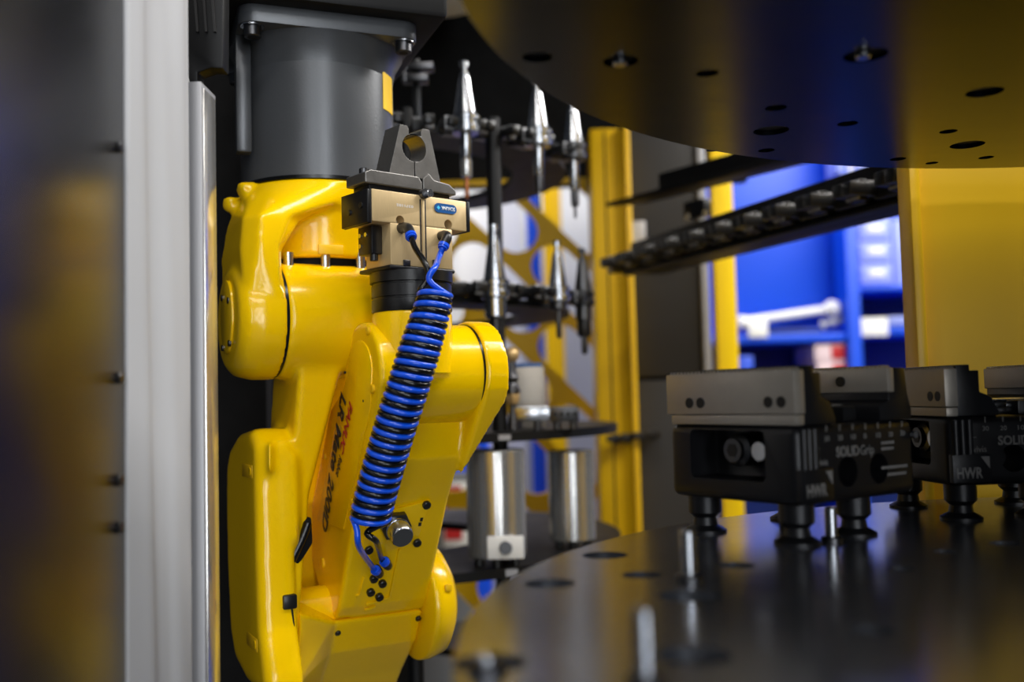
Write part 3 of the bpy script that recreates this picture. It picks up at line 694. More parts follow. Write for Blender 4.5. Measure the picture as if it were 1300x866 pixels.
# ================================================================== VISES
VL, VW = .142, .130
def vise(theta, label):
    c = DC + Vector((cos(theta), sin(theta), 0))*.433; ub = theta-radians(95); U = Vector((cos(ub), sin(ub), 0)); Wv = Vector((-sin(ub), cos(ub), 0))
    O = c - U*(VL/2) - Wv*(VW/2); F = frame(O+ZV*ZD0, U, Wv, ZV)
    t = thing('machine_vise', c+ZV*ZD0, label, 'vise', 'vises on the turntable')
    z0, z1, z2 = .029, .087, .131
    def pv(bm): return xf(bm, F)
    bodyc = box(0, VL, 0, VW, z0, z1, .007, 3)
    cutters = [box(-.01, .03, .03, VW-.024, z0+.016, z1-.004, .004)]
    for uu in (.062, .100): cutters.append(cyl(Vector((uu-.006, -.01, z0+.022)), Vector((uu-.006, .03, z0+.022)), .0115, n=24))
    put('vise_body', cut(pv(bodyc), pv(join(*cutters))), 'anodised_black', t)
    # corner column with ribs
    put('corner_rib', pv(join(*[cyl(Vector((.006+k*.006, -.0005, z0+.004)), Vector((.006+k*.006, -.0005, z1-.003)), .003, n=12) for k in range(3)])), 'anodised_black', t)
    # drive: hex spindle in the end recess
    sp = put('drive_screw', pv(lathe([(.013, .0), (.013, .014), (.009, .016), (.009, .02)], Vector((.028, VW*.53, z0+.038)), Vector((-1, 0, 0)), 24)), 'steel_dark', t)
    put('hex_socket', pv(cyl(Vector((.0075, VW*.53, z0+.038)), Vector((.012, VW*.53, z0+.038)), .0055, n=6)), 'hole_dark', sp)
    put('guide_rod', pv(cyl(Vector((.03, VW*.33, z0+.038)), Vector((.008, VW*.33, z0+.038)), .008, n=20, ch=.001)), 'steel', t)
    # slide on top
    put('slide_bed', pv(box(.02, VL-.005, .03, VW-.03, z1, z1+.006, .001)), 'steel_dark', t)
    put('guide_rod', pv(cyl(Vector((.04, VW*.3, z1+.008)), Vector((VL-.02, VW*.3, z1+.008)), .006, n=20)), 'steel', t)
    put('bed_nut', pv(box(.070, .086, .012, .03, z1, z1+.012, .001)), 'black_plastic', t)
    # fixed jaw: steel face plate with teeth, stepped black carrier
    j = put('jaw_carrier', pv(prism([(.010, z1), (.010, z2-.001), (.022, z2-.001), (.022, z2-.006), (.030, z2-.006), (.030, z1+.020), (.040, z1+.016), (.046, z1+.004), (.046, z1)], lambda u, v, s: Vector((u, s, v)), .001, VW-.001, .0008)), 'anodised_black', t)
    fp = put('jaw_plate', pv(box(-.001, .0105, 0, VW, z1+.008, z2-.004, .001)), 'steel_ground', t)
    put('jaw_lip', pv(box(.0, .0105, .001, VW-.004, z1+.0, z1+.0075, .001)), 'steel_ground', t)
    for w in (.012, .024, .092, .104) if True else (): 
        put('jaw_hole', pv(cyl(Vector((-.0015, w, z1+.017)), Vector((.004, w, z1+.017)), .0042, n=18)), 'hole_dark', fp)
    put('jaw_teeth', pv(join(*[prism([(k*.004, 0), (k*.004+.002, .0022), (k*.004+.004, 0)], lambda u, v, s: Vector((s, u+.003, z2-.0042+v)), .0, .010) for k in range(31)])), 'steel_ground', fp)
    # far jaw
    j2_ = put('jaw_carrier', pv(prism([(.100, z1), (.100, z1+.012), (.112, z1+.016), (.112, z2-.020), (.118, z2-.020), (.118, z2-.003), (.134, z2-.003), (.137, z1+.02), (.141, z1+.008), (.141, z1)], lambda u, v, s: Vector((u, s, v)), .001, VW-.001, .0008)), 'anodised_black', t)
    fq = put('jaw_plate', pv(box(.110, .1185, 0, VW, z2-.022, z2-.003, .001)), 'steel_ground', t)
    put('jaw_hole', pv(cyl(Vector((.1085, VW*.33, z2-.013)), Vector((.112, VW*.33, z2-.013)), .0042, n=18)), 'hole_dark', fq)
    put('jaw_teeth', pv(join(*[prism([(k*.004, 0), (k*.004+.002, .0022), (k*.004+.004, 0)], lambda u, v, s: Vector((s, u+.003, z2-.0032+v)), .111, .119) for k in range(31)])), 'steel_ground', fq)
    put('side_button', pv(cyl(Vector((VL-.004, -.001, z1-.012)), Vector((VL-.004, -.004, z1-.012)), .003, n=14)), 'steel', t)
    # studs with mushroom feet
    for uu, ww in ((.018, .018), (.018, VW-.02), (.085, .018), (VL-.02, VW-.02)):
        st = put('clamping_stud', pv(lathe([(.017, 0), (.017, .002), (.010, .006), (.009, .012), (.013, .016), (.013, .030)], Vector((uu, ww, 0)), ZV, 24)), 'anodised_black', t)
    # print on the long side
    def pr(s, u, z, h, w, bold=.0, m='print_grey'):
        put('lettering', text(s, F @ frame(Vector((u, -.0002, z)), (1, 0, 0), (0, 0, 1), (0, -1, 0)), h, w, 0, .0003, bold), m, t, flat=True)
    put('logo_plate', pv(box(.001, .0345, -.0035, .003, z0+.003, z0+.0265, .0006)), 'anodised_black', t)
    put('lettering', text('HWR', F @ frame(Vector((.004, -.0036, z0+.007)), (1, 0, 0), (0, 0, 1), (0, -1, 0)), .0125, .0225, 0, .0003, .03), 'print_grey', t, flat=True); pr('SOLID', .043, z0+.0335, .0105, .027, .03); pr('Grip', .0715, z0+.0335, .0105, .0165)
    pr('L', .0205, z0+.040, .008, .0035); pr('vivis', .0205, z0+.028, .0075, .012); pr('L', VL-.018, z0+.046, .006, .003)
    for u0_, u1_, zz_ in ((.098, .114, .041), (.098, .113, .0365), (.097, .130, .022), (.104, .128, .0165)):   # small print, too fine to read
        x_ = u0_
        while x_ < u1_:
            w_ = random.uniform(.0012, .0032); put('print_dash', pv(box(x_, min(x_+w_, u1_), -.0005, .0002, z0+zz_-.001, z0+zz_+.0012)), 'print_grey', t); x_ += w_+.0009
    for k, s in enumerate(('30', '20', '10', '0', '10', '20', '30')):
        u = .030+k*.0155
        pr(s, u, z1-.0125, .0055, .0055 if len(s) > 1 else .003)
        put('scale_tick', pv(box(u+.0022, u+.003, -.0004, .0002, z1-.0055, z1-.001)), 'print_grey', t)
    tri = [(.0255, z0+.0245), (.0325, z0+.0245), (.0325, z0+.0145)]
    put('logo_corner', pv(prism(tri, lambda u, v, s: Vector((u, s, v)), -.0041, -.0034)), 'print_grey', t)
vise(radians(130), 'black vise turned corner-on, its hex drive recess showing, nearer the open disc')
vise(radians(100), 'black vise standing side-on before the yellow cladding')

# ================================================================== TOOL CAROUSEL (rings on posts behind the robot)
KC = Vector((-.24, 1.79, 0))
L1, L2, L3, L4 = CZ+.41, CZ+.165, CZ-.052, CZ-.246
def kring(px, Rk, yref=433):
    """point of the front half of a ring of radius Rk seen at pixel column px"""
    r = ray(px, yref); s = Vector((r.x, r.y, 0)); a = s.dot(s); b = -2*s.dot(KC); c = KC.xy.dot(KC.xy)-Rk*Rk
    t = (-b-sqrt(max(0, b*b-4*a*c)))/(2*a); return s*t
ca = thing('tool_carousel', KC+ZV*.2, 'black tool carousel of stacked ring shelves on thin posts behind the robot', 'carousel')
def ring(z, ri, ro, th): return lathe([(ri, 0), (ro-.003, 0), (ro, .003), (ro, th-.003), (ro-.003, th), (ri, th), (ri, 0)][:6], KC+ZV*z, ZV, 96)
def annulus(z, ri, ro, th, n=96):
    bm = B(); pr = [(ri, 0), (ro, 0), (ro, th), (ri, th)]; rings = []
    for r, h in pr: rings.append([bm.verts.new(KC+Vector((cos(2*pi*i/n)*r, sin(2*pi*i/n)*r, z+h))) for i in range(n)])
    for k in range(4):
        a, b = rings[k], rings[(k+1) % 4]
        for i in range(n): bm.faces.new((a[i], a[(i+1) % n], b[(i+1) % n], b[i]))
    return bm
for z, ro in ((L1-.008, .345), (L2-.022, .345)):
    put('ring_shelf', annulus(z, .25, ro, .010), 'black_paint', ca)
for z, ro in ((L3-.014, .425), (L4-.014, .425), (L4-.26, .425)):
    put('ring_shelf', annulus(z, .20, ro, .014), 'black_paint', ca)
for px in (632, 520):
    p = kring(px, .36)+ZV*0; put('carousel_post', cyl(p+ZV*.2, p+ZV*(L1+.02), .0115, n=20), 'black_paint', ca)
for q in (50, 140):
    p = KC+Vector((cos(radians(q)), sin(radians(q)), 0))*.33; put('carousel_post', cyl(p+ZV*.2, p+ZV*(L1+.02), .0115, n=20), 'black_paint', ca)
put('carousel_hub', lathe([(.10, 0), (.10, .2), (.06, .21), (.06, L1+.1)], KC+ZV*0, ZV, 40), 'black_paint', ca)
put('shelf_tag', xf(box(-.012, .012, -.001, .001, -.004, .004), frame(kring(635, .427)+ZV*(L3-.007), (1, 0, 0), (0, 1, 0), ZV)), 'aluminium', ca)
put('shelf_tag', xf(box(-.012, .012, -.001, .001, -.005, .005), frame(kring(640, .427)+ZV*(L4-.007), (1, 0, 0), (0, 1, 0), ZV)), 'aluminium', ca)
def fork_mesh():
    m_ = join(box(-.022, .022, -.012, .012, -.010, .010, .002), box(-.030, -.016, .004, .046, -.007, .007, .002), box(.016, .030, .004, .046, -.007, .007, .002),
              box(-.031, -.021, .020, .030, -.011, .011, .001), box(.021, .031, .020, .030, -.011, .011, .001))
    return m_
def fork(parent, p, out, z, name='tool_fork', steel=True, k=1.):
    out = out.normalized(); sd = Vector((-out.y, out.x, 0))
    f = put(name, xf(fork_mesh(), frame(p+ZV*z, sd*k, out*k, ZV*k)), 'black_plastic', parent)
    if steel:
        put('fork_spring', xf(join(box(-.0295, -.017, .010, .024, .0065, .0085, .0005), box(.017, .0295, .010, .024, .0065, .0085, .0005), box(-.016, .016, -.006, .008, .009, .0115, .0008), box(-.0312, -.0205, .0305, .032, -.010, .010, .0005), box(.0205, .0312, .0305, .032, -.010, .010, .0005)), frame(p+ZV*z, sd*k, out*k, ZV*k)), 'aluminium', f)
    return f
def tool_pos(px): return kring(px, .385)
angs = [atan2((tool_pos(px)-KC).y, (tool_pos(px)-KC).x) for px in (597, 690, 735)]
pitch = radians(15.0)
a0 = angs[0]
done = []
for lev, pxs, z in ((1, (530, 597, 642, 690, 735), L1), (2, (590, 630, 672, 710, 742), L2)):
    for px in pxs:
        p = tool_pos(px); o = (p-KC); o.z = 0; fork(ca, p-o.normalized()*.035, o, z-.002)
# tools: taper upwards, cutter hanging down
def tool(px, z, kind, label):
    p = tool_pos(px); t = thing('tool_holder', p+ZV*(z-.1), label, 'tool holder', 'tool holders hanging in the carousel')
    q = lambda prof: lathe([(r, h) for r, h in prof], p+ZV*z, ZV, 28)
    k = kind.get('k', 1.0)
    tp, fl_ = kind['taper'], kind['flange']
    put('pull_stud', q([(.006*k, .060*k), (.006*k, .066*k), (.0035*k, .067*k), (.0035*k, .073*k), (.0062*k, .075*k), (.0062*k, .081*k), (.004*k, .083*k)]), tp, t)
    put('taper', q([(.0145*k, .008*k), (.0145*k, .012*k), (.0075*k, .060*k)]), tp, t)
    put('flange', q([(.0175*k, -.016*k), (.0195*k, -.014*k), (.0195*k, -.007*k), (.0165*k, -.005*k), (.0165*k, .000), (.0195*k, .002*k), (.0195*k, .007*k), (.0175*k, .009*k)]), fl_, t)
    br_ = kind['r']; L_ = kind['len']
    put('holder_body', q([(br_*.8, -L_), (br_, -L_+.003), (br_, -.016*k)]), kind['body'], t)
    if kind.get('nut'):
        put('collet_nut', q([(kind['nut']*.8, -L_-.026), (kind['nut'], -L_-.022), (kind['nut'], -L_)]), kind['nm'], t)
    if kind.get('cut'):
        c0, c1, cm = kind['cut']; b0 = L_+(.026 if kind.get('nut') else 0); put('cutter', q([(c0*.5, -b0-c1), (c0, -b0-c1+.004), (c0, -b0)]), cm, t)
tool(597, L1, dict(taper='steel', flange='steel', r=.0085, len=.058, body='steel', nut=.0085, nm='steel_brushed', cut=(.0032, .032, 'copper'), k=1.12), 'polished tool holder with copper coloured drill hanging in the top ring')
tool(690, L1, dict(taper='steel', flange='steel', r=.0085, len=.064, body='steel', nut=.0075, nm='steel_dark', cut=(.0028, .03, 'steel'), k=1.12), 'polished tool holder with slim steel cutter in the top ring')
tool(735, L1, dict(taper='steel', flange='steel_dark', r=.0082, len=.07, body='steel', nut=.007, nm='steel_dark', cut=(.0025, .02, 'steel_dark'), k=1.12), 'polished tool holder with dark flange, next to the yellow post in the top ring')
tool(630, L2, dict(taper='steel', flange='steel', r=.0165, len=.048, body='steel', cut=(.010, .06, 'black_plastic'), k=1.15), 'wide bright tool holder before the carousel post in the second ring')
tool(710, L2, dict(taper='steel', flange='steel', r=.014, len=.03, body='steel_dark', cut=(.0045, .045, 'steel_dark'), k=1.0), 'short steel tool holder with dark shank in the second ring')
tool(742, L2, dict(taper='steel_dark', flange='black_plastic', r=.0135, len=.042, body='steel_dark', nut=.012, nm='black_plastic', cut=(.0055, .03, 'steel_dark'), k=1.0), 'dark tool holder with black flange in the second ring beside the yellow post')
# turned steel blanks on the shelf below
def blank(px, z, r, h, label, plate=False, Rk=.385):
    p = kring(px, Rk); t = thing('steel_blank', p+ZV*z, label, 'blank', 'turned steel blanks on the carousel')
    put('blank_body', lathe([(r-.002, .012), (r, .014), (r, h-.002), (r-.002, h)], p+ZV*z, ZV, 64), 'steel_brushed', t)
    for q in (-150, -90, -30, 90): 
        c = p+Vector((cos(radians(q)), sin(radians(q)), 0))*r*.7+ZV*z; put('foot', cyl(c, c+ZV*.013, .007, n=14), 'black_plastic', t)
    if plate:
        d_ = (Vector((0, 0, 0))-p); d_.z = 0; d_.normalize(); sd = Vector((-d_.y, d_.x, 0))
        sg = 1 if sd.x > 0 else -1; sd = sd*sg
        c = p+d_*(r+.001)+sd*(.012)+ZV*(z+.030)
        tg = put('white_tag', xf(box(-.026, .026, -.0015, .0015, -.016, .016, .0005), frame(c, sd, d_, ZV)), 'paper_white', t)
        put('tag_screw', cyl(c, c+d_*.006, .0095, n=20, ch=.001), 'steel_dark', tg)
blank(625, L4, .0435, .168, 'bright steel blank with white screwed tag standing on the lower ring shelf', True)
blank(720, L4, .0375, .156, 'bright steel blank without tag, beside the yellow post on the lower ring shelf', Rk=.375)
blank(622, L4-.246, .040, .16, 'steel blank on the lowest ring shelf under the tagged one', Rk=.375)
# pieces on the third ring
p = kring(692, .40); d_ = (-p).normalized(); sd = Vector((-d_.y, d_.x, 0)); sd = sd if sd.x > 0 else -sd
t = thing('clamp_block', p+ZV*L3, 'flat steel clamp block with dark screw end lying on the third ring shelf', 'clamp')
F3 = frame(p+ZV*L3, sd, d_, ZV)
put('clamp_bar', xf(box(-.053, .005, -.02, .02, .014, .036, .002), F3), 'steel', t)
put('clamp_end', xf(box(.005, .048, -.018, .018, .012, .034, .002), F3), 'steel_dark', t)
for x in (.012, .022, .032, .042): put('clamp_screw', xf(cyl(Vector((x, .016, .023)), Vector((x, .021, .023)), .004, n=14), F3), 'hole_dark', t)
for x in (-.045, -.015, .015, .04): put('foot', xf(cyl(Vector((x, 0, 0)), Vector((x, 0, .014)), .006, n=14), F3), 'steel_dark', t)
p = kring(668, .33); t = thing('steel_block', p+ZV*L3, 'grey square steel block upright behind the clamp block', 'block')
put('block_body', xf(box(-.027, .027, -.02, .02, 0, .098, .002), frame(p+ZV*L3, (1, 0, 0), (0, 1, 0), ZV)), 'steel_ground', t)
put('block_cap', xf(box(-.024, .024, -.018, .018, .098, .104, .001), frame(p+ZV*L3, (1, 0, 0), (0, 1, 0), ZV)), 'label_blue', t)
p = kring(649, .375); t = thing('ball_probe', p+ZV*L3, 'slim probe with tan ball head standing beside the carousel post', 'probe')
put('probe_stem', lathe([(.008, 0), (.008, .02), (.005, .03), (.006, .045), (.011, .055), (.012, .06), (.007, .072), (.010, .08), (.006, .09), (.006, .104)], p+ZV*L3, ZV, 20), 'steel_dark', t)
put('probe_nut', lathe([(.009, .04), (.012, .046), (.012, .056), (.008, .062)], p+ZV*L3, ZV, 6), 'brass', t)
put('probe_ball', lathe([(.012*sin(pi*k/12)+.0001, .115-.012*cos(pi*k/12)) for k in range(13)], p+ZV*L3, ZV, 20), 'brass', t)

# ================================================================== STRAIGHT TOOL RACK, right
ZRK = CZ+.25
ra, rb = atz(790, 338, ZRK), atz(1150, 236, ZRK)
rd = (rb-ra); rd.z = 0; RL = rd.length; rd.normalize(); rn = Vector((-rd.y, rd.x, 0)); rn = rn if rn.x < 0 else -rn   # towards the cell
rk = thing('tool_rack', ra, 'long black straight tool rack with a row of empty clamp forks', 'rack')
FR = frame(ra, rd, rn, ZV)
put('rack_rail', xf(box(-.02, RL+.06, -.10, -.03, -.012, .050, .002), FR), 'black_paint', rk)
put('rack_lip', xf(box(-.02, RL+.06, -.035, -.012, -.016, -.008, .002), FR), 'black_paint', rk)
n = 11
for k in range(n):
    s_ = .03+k*(RL+.02)/(n-1)
    fork(rk, ra+rd*s_-rn*.015, rn, .006, 'rack_fork', True, 1.3)
put('rack_tip', xf(join(box(-.045, -.015, -.045, .010, -.010, .008, .003), box(-.06, -.04, -.03, -.015, -.006, .004, .002)), FR), 'black_plastic', rk)
ZR2 = CZ+.372
rb2 = atz(985, 207, ZR2); ra2 = atz(768, 263, ZR2); d2 = rb2-ra2; d2.z = 0; R2 = d2.length; d2.normalize(); n2 = Vector((-d2.y, d2.x, 0)); n2 = n2 if n2.x < 0 else -n2
F2 = frame(ra2, d2, n2, ZV)
rk2 = thing('rack_beam', ra2, 'black tapered beam running above the straight tool rack', 'beam')
put('beam_plate', xf(prism([(0, .0), (.06, -.05), (R2+.4, -.05), (R2+.4, .004), (.10, .004)], lambda u, v, s: Vector((u, v, s)), 0, .008, .001), F2), 'black_paint', rk2)
put('beam_web', xf(box(.11, R2+.4, -.05, -.042, 0, .05, .001), F2), 'black_paint', rk2)
for px, py in ((866, 274), (897, 268)):
    p = atz(px, py, ZR2-.05) if False else at(px, py, 2.0)
bp_ = at(885, 262, 2.0)
put('beam_bracket', xf(box(-.03, .03, -.01, .01, -.025, .012, .002), frame(bp_, d2, n2, ZV)), 'black_plastic', rk2)
for q in (-.03, .018): put('bracket_screw', cyl(bp_+d2*q-ZV*.02+Vector((0, -.012, 0)), bp_+d2*q-ZV*.02+Vector((0, -.02, 0)), .006, n=14), 'steel', rk2)
# lower forks on the charcoal wall
for px, py, lbl in ((795, 556, 'black empty clamp fork sticking out low, tip touching the yellow post edge'), (828, 552, 'black empty clamp fork low on the charcoal wall, set away from the yellow post')):
    p = at(px, py, 2.2); t = thing('spare_fork', p-ZV*.01, lbl, 'fork', 'spare clamp forks')
    put('fork_body', xf(fork_mesh(), frame(p, (0, 0, 1) if False else (0, 1, 0), (-1, 0, 0), ZV)), 'black_plastic', t)
    put('fork_arm', box(p.x, p.x+.02, p.y, 2.284, p.z-.006, p.z+.006, .001), 'black_plastic', t)
# bright grey plate glimpsed beside the charcoal panels
put('grey_cover', xf(box(-.018, .018, -.004, .004, -.05, .05, .002), frame(at(810, 308, 2.27), (1, 0, 0), (0, 1, 0), ZV)), 'aluminium', None, 'small light grey cover plate on the charcoal wall above the rack tip', 'cover')
# white round duct high behind the robot
dct = at(548, 0, 2.0); zb_ = zat(552, 24, 2.19)
t = thing('round_duct', Vector((dct.x, 2.08, zb_)), 'white round duct end with rolled rim high behind the robot mount', 'duct')
put('duct_tube', lathe([(.105, .012), (.105, 2.5-zb_)], Vector((dct.x, 2.08, zb_)), ZV, 48), 'hall_grey', t)
put('duct_rim', lathe([(.104, 0), (.112, .003), (.112, .014), (.106, .018)], Vector((dct.x, 2.08, zb_)), ZV, 48), 'paper_white', t)
# little steel clip bars on a bracket over the top ring
for px, py, w in ((530, 82, .024), (526, 97, .020)):
    p = at(px, py, 1.47); put('clip_bar', join(box(p.x-w, p.x+w, p.y, p.y+.025, p.z-.006, p.z+.005, .002), box(p.x-w, p.x-w+.008, p.y-.004, p.y+.01, p.z-.008, p.z+.007, .001)), 'steel_dark', ca)
p = at(528, 90, 1.49); put('clip_bracket', box(p.x-.006, p.x+.006, p.y, p.y+.012, L1-.01, p.z+.02, .001), 'black_plastic', ca)

# ================================================================== HALL BEYOND: blue shelving, cabinets, posts
SY = 3.6
def bx_(px0, px1, py0, py1, Y, depth, bv=.003):
    a = at(px0, py0, Y); b = at(px1, py1, Y); return box(min(a.x, b.x), max(a.x, b.x), Y, Y+depth, min(a.z, b.z), max(a.z, b.z), bv)
def sx_(px, Y=SY): return at(px, 430, Y).x
sh = thing('blue_shelving', (1.5, SY, 0), 'tall blue steel shelving with upright and shelves, full of workshop goods', 'shelving')
put('back_sheet', box(.55, 2.6, SY+.40, SY+.42, 0, 2.6, .002), 'shelf_blue', sh)
zsh = zat(1000, 424, SY)
put('closed_front', box(.55, sx_(1076), SY+.12, SY+.14, zsh, 2.6, .002), 'shelf_blue', sh)
put('upright', box(sx_(1076), sx_(1092), SY-.02, SY+.40, 0, 2.6, .003), 'shelf_blue', sh)
put('upright', box(.52, .56, SY-.02, SY+.40, 0, 2.6, .003), 'shelf_blue', sh)
zsh = zat(1000, 424, SY)
put('shelf_board', box(.56, sx_(1076), SY, SY+.40, zsh-.03, zsh, .003), 'shelf_blue', sh)
zs2, zs3 = zat(1120, 362, SY), zat(1120, 413, SY)
put('shelf_board', box(sx_(1092), 2.6, SY, SY+.40, zs2-.02, zs2, .003), 'shelf_blue', sh)
put('shelf_board', box(sx_(1092), 2.6, SY, SY+.40, zs3-.035, zs3, .003), 'shelf_blue', sh)
put('shelf_board', box(.56, 2.6, SY, SY+.36, zsh-.305, zsh-.275, .003), 'shelf_blue', sh)
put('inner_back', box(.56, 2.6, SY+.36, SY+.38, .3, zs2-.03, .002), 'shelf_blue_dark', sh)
def tag_(px0, px1, py0, py1, nm='paper'):
    pass
put('shelf_label', bx_(1089, 1128, 404, 426, SY-.008, .006, .001), 'paper_white', sh)
put('shelf_label', bx_(950, 975, 410, 428, SY-.008, .006, .001), 'paper_white', sh)
put('shelf_edge_strip', bx_(1128, 1200, 402, 410, SY-.006, .005, .001), 'box_lilac', sh)
# drawer box on the right shelf
db = thing('drawer_box', (sx_(1118), SY+.1, zs2), 'pale lilac drawer box with three white label fields on the blue shelf', 'drawer box')
xa, xb = sx_(1096), sx_(1140)
put('box_case', box(xa, xb, SY+.02, SY+.3, zs2, zat(1118, 275, SY), .003), 'box_lilac', db)
zz = [zs2+.006+(zat(1118, 278, SY)-zs2)*k/3 for k in range(3)]; hh = (zat(1118, 278, SY)-zs2)/3-.012
for z in zz:
    dr = put('drawer', box(xa+.006, xb-.006, SY+.008, SY+.04, z, z+hh, .004), 'box_lilac', db)
    put('drawer_label', box(xa+.035, xb-.035, SY+.004, SY+.009, z+hh*.4, z+hh*.75, .001), 'paper_white', dr)
for k, (px0, px1, m_) in enumerate(((1068, 1080, 'box_lilac'), (1083, 1090, 'paper_white'), (1092, 1112, 'box_lilac'), (1146, 1170, 'box_lilac'))):
    zlo = zat(1080, 222, SY) if k < 3 else zs2
    put('storage_bin', box(sx_(px0)+.002, sx_(px1)-.002, SY-.03 if k < 3 else SY+.05, SY+.1 if k < 3 else SY+.3, zlo, zlo+.25, .006), m_, sh if k < 3 else None, *( (None, None) if k < 3 else ('plain pale lilac bin beside the drawer box on the blue shelf', 'bin')))
# white tubes and parts lying on the left shelf
def tubeobj(pxa, pya, pxb, pyb, Y, r, label, head=None):
    a, b = at(pxa, pya, Y), at(pxb, pyb, Y); a.z = max(a.z, zsh+r+.022); 
    t = thing('white_tube', (a+b)/2, label, 'tube')
    put('tube_body', cyl(a, b, r, n=20, ch=.003), 'paper_white', t)
    if head: put('tube_knob', lathe([(.001, -head), (head*.7, -head*.7), (head, 0), (head*.7, head*.7), (.001, head)], b, (b-a), 20), 'paper_white', t)
tubeobj(940, 409, 1056, 392, SY+.06, .016, 'long white tube with rounded knob lying along the blue shelf', .034)
tubeobj(936, 413, 970, 412, SY+.02, .026, 'thick short white roll lying at the end of the blue shelf')
t = thing('fabric_roll', at(1060, 410, SY+.05), 'small crumpled grey white cloth roll on the blue shelf', 'cloth')
put('cloth_body', tube(spline([at(1042, 414, SY+.06), at(1052, 410, SY+.05), at(1063, 409, SY+.05), at(1070, 403, SY+.07)]), [.012+.006*sin(k*.7) for k in range(25)], 12), 'curtain_grey', t)
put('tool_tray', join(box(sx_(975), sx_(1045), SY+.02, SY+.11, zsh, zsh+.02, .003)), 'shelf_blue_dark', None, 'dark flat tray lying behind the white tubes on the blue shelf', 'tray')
# boxes on the shelf below
zl = zsh-.275
for k, (x0, x1, h0, h1) in enumerate(((1036, 1075, 0, .085), (1038, 1075, .087, .165), (1036, 1074, .167, .235))):
    t = thing('carton', (sx_((x0+x1)/2), SY+.1, zl+h0), ('white and red carton at the bottom of the pile under the blue shelf', 'white and red carton in the middle of the pile under the blue shelf', 'white and red carton on top of the pile under the blue shelf')[k], 'carton')
    put('carton_body', box(sx_(x0), sx_(x1), SY+.02, SY+.28, zl+h0, zl+h1, .002), 'box_pinkwhite', t)
    put('red_panel', box(sx_(x1-17), sx_(x1)+.0005, SY+.017, SY+.0205, zl+h0+.012, zl+h1-.006, .0005), 'box_red', t)
put('parts_bag', hull([Vector((sx_(1024)+.05*cos(k*1.3)*sin(k), SY+.1+.05*sin(k*2.1), zl+.07+.07*cos(k*.9))) for k in range(30)]), 'brass', None, 'small tan bag beside the carton pile', 'bag')
put('blue_bin', join(box(sx_(937), sx_(958), SY+.03, SY+.3, zl, zl+.2, .006)), 'shelf_blue', None, 'bright blue bin at the end of the lower shelf', 'bin')

# hall behind the lattice
def hall_box(nm, px0, px1, py0, py1, Y, dep, m_, label, cat, extra=None):
    t = thing(nm, (at((px0+px1)/2, py1, Y).x, Y, at(px0, py1, Y).z), label, cat)
    put('case', bx_(px0, px1, py0, py1, Y, dep), m_, t)
    if extra: extra(t)
    return t
def doors(px0, px1, py0, py1, Y, n, m_):
    def f(t):
        for k in range(n):
            a = px0+(px1-px0)*k/n+1.2; b = px0+(px1-px0)*(k+1)/n-1.2
            d_ = put('cabinet_door', bx_(a, b, py0+3, py1-3, Y-.02, .02, .003), m_, t); put('handle', bx_(b-4, b-2.6, (py0+py1)/2-12, (py0+py1)/2+12, Y-.035, .015, .001), 'steel_dark', d_)
    return f
HY = 4.2
t = thing('blue_post', (at(680, 600, HY).x, HY, 0), 'upright bright blue steel post seen through the lattice', 'post')
put('post_body', box(at(671, 400, HY).x, at(689, 400, HY).x, HY, HY+.06, 0, 3.4, .004), 'shelf_blue', t)
put('base_plate', box(at(664, 400, HY).x, at(696, 400, HY).x, HY-.03, HY+.09, 0, .012, .001), 'shelf_blue_dark', t)
t = thing('yellow_column', (at(704, 600, HY-.2).x, HY-.2, 0), 'upright yellow steel column seen through the lattice beside the blue post', 'column')
put('column_body', box(at(693, 400, HY-.2).x, at(716, 400, HY-.2).x, HY-.2, HY-.1, 0, 3.4, .004), 'panel_yellow', t)
put('base_plate', box(at(688, 400, HY-.2).x, at(722, 400, HY-.2).x, HY-.24, HY-.06, 0, .012, .001), 'panel_yellow', t)
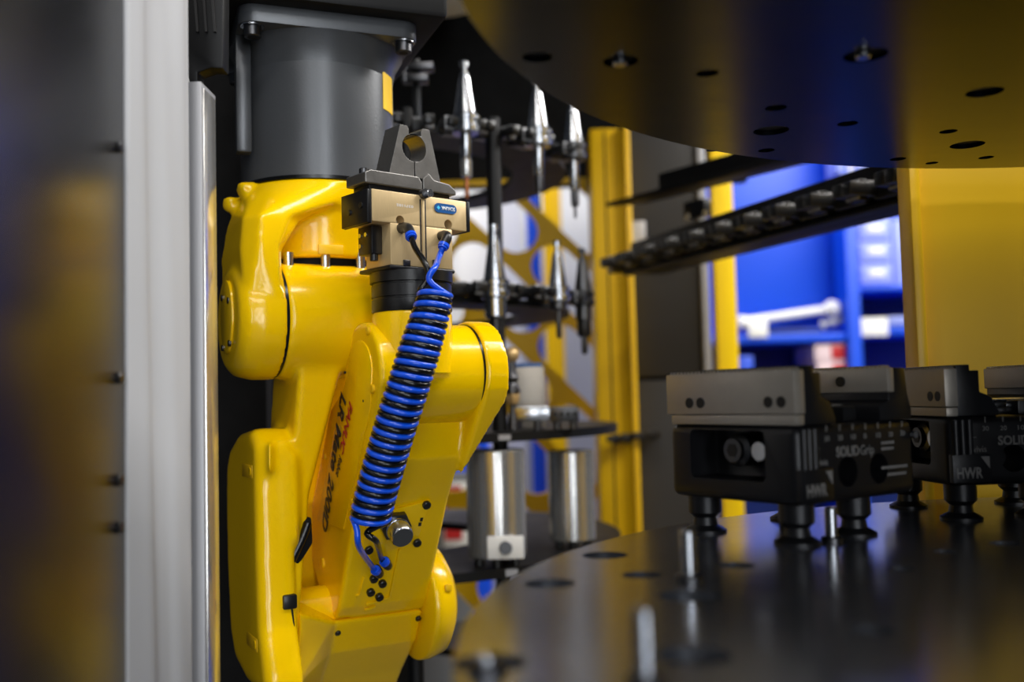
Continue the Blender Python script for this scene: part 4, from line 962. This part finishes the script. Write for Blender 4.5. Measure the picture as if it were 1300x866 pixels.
t = thing('white_cabinet', (-.1, HY+.3, 0), 'tall white metal cabinet with double doors far behind the lattice', 'cabinet')
put('case', box(-.55, .05, HY+.3, HY+.8, 0, 2.4, .004), 'hall_white', t)
for x0, x1 in ((-.545, -.252), (-.248, .045)):
    d_ = put('cabinet_door', box(x0, x1, HY+.28, HY+.3, .06, 2.36, .003), 'hall_white', t); put('handle', box(x1-.03 if x0 < -.3 else x0+.02, x1-.02 if x0 < -.3 else x0+.03, HY+.26, HY+.28, 1.1, 1.25, .002), 'steel_dark', d_)
bc = thing('blue_cart', (-.28, 3.6, 0), 'blue workshop cart glimpsed low through the lattice behind the wrist', 'cart')
za, zb2 = zat(600, 572, 3.6), zat(600, 470, 3.6)
put('cart_body', box(at(560, 500, 3.6).x, at(618, 500, 3.6).x, 3.6, 3.9, za-.75, zb2, .01), 'shelf_blue', bc)
for k in range(3): put('cart_drawer', box(at(563, 500, 3.6).x, at(615, 500, 3.6).x, 3.585, 3.6, za-.6+.3*k, za-.33+.3*k, .004), 'shelf_blue', bc)
for x in (at(565, 500, 3.6).x, at(612, 500, 3.6).x):
    for y in (3.64, 3.86): put('wheel', cyl(Vector((x-.012, y, .06)), Vector((x+.012, y, .06)), .06, n=20), 'rubber_black', bc); put('wheel_fork', box(x-.02, x+.02, y-.02, y+.02, .06, za-.74, .002), 'steel_dark', bc)
ps = thing('poster_board', (at(580, 640, 3.0).x, 3.0, 0), 'white board with two red picture sheets low beside the robot', 'board')
xa, xb = at(560, 640, 3.0).x, at(600, 640, 3.0).x
put('board', box(xa-.1, xb, 3.0, 3.02, 0, zat(580, 600, 3.0), .003), 'hall_grey', ps)
for y0, y1 in ((612, 656), (664, 694)): 
    sh_ = put('sheet', box(at(562, 640, 2.995).x, at(596, 640, 2.995).x, 2.994, 3.0, zat(580, y1, 3), zat(580, y0, 3), .0005), 'paper_white', ps)
    put('red_print', box(at(564, 640, 2.99).x, at(586, 640, 2.99).x, 2.9925, 2.9942, zat(580, y1-9, 3), zat(580, y0+5, 3)), 'box_red', sh_)
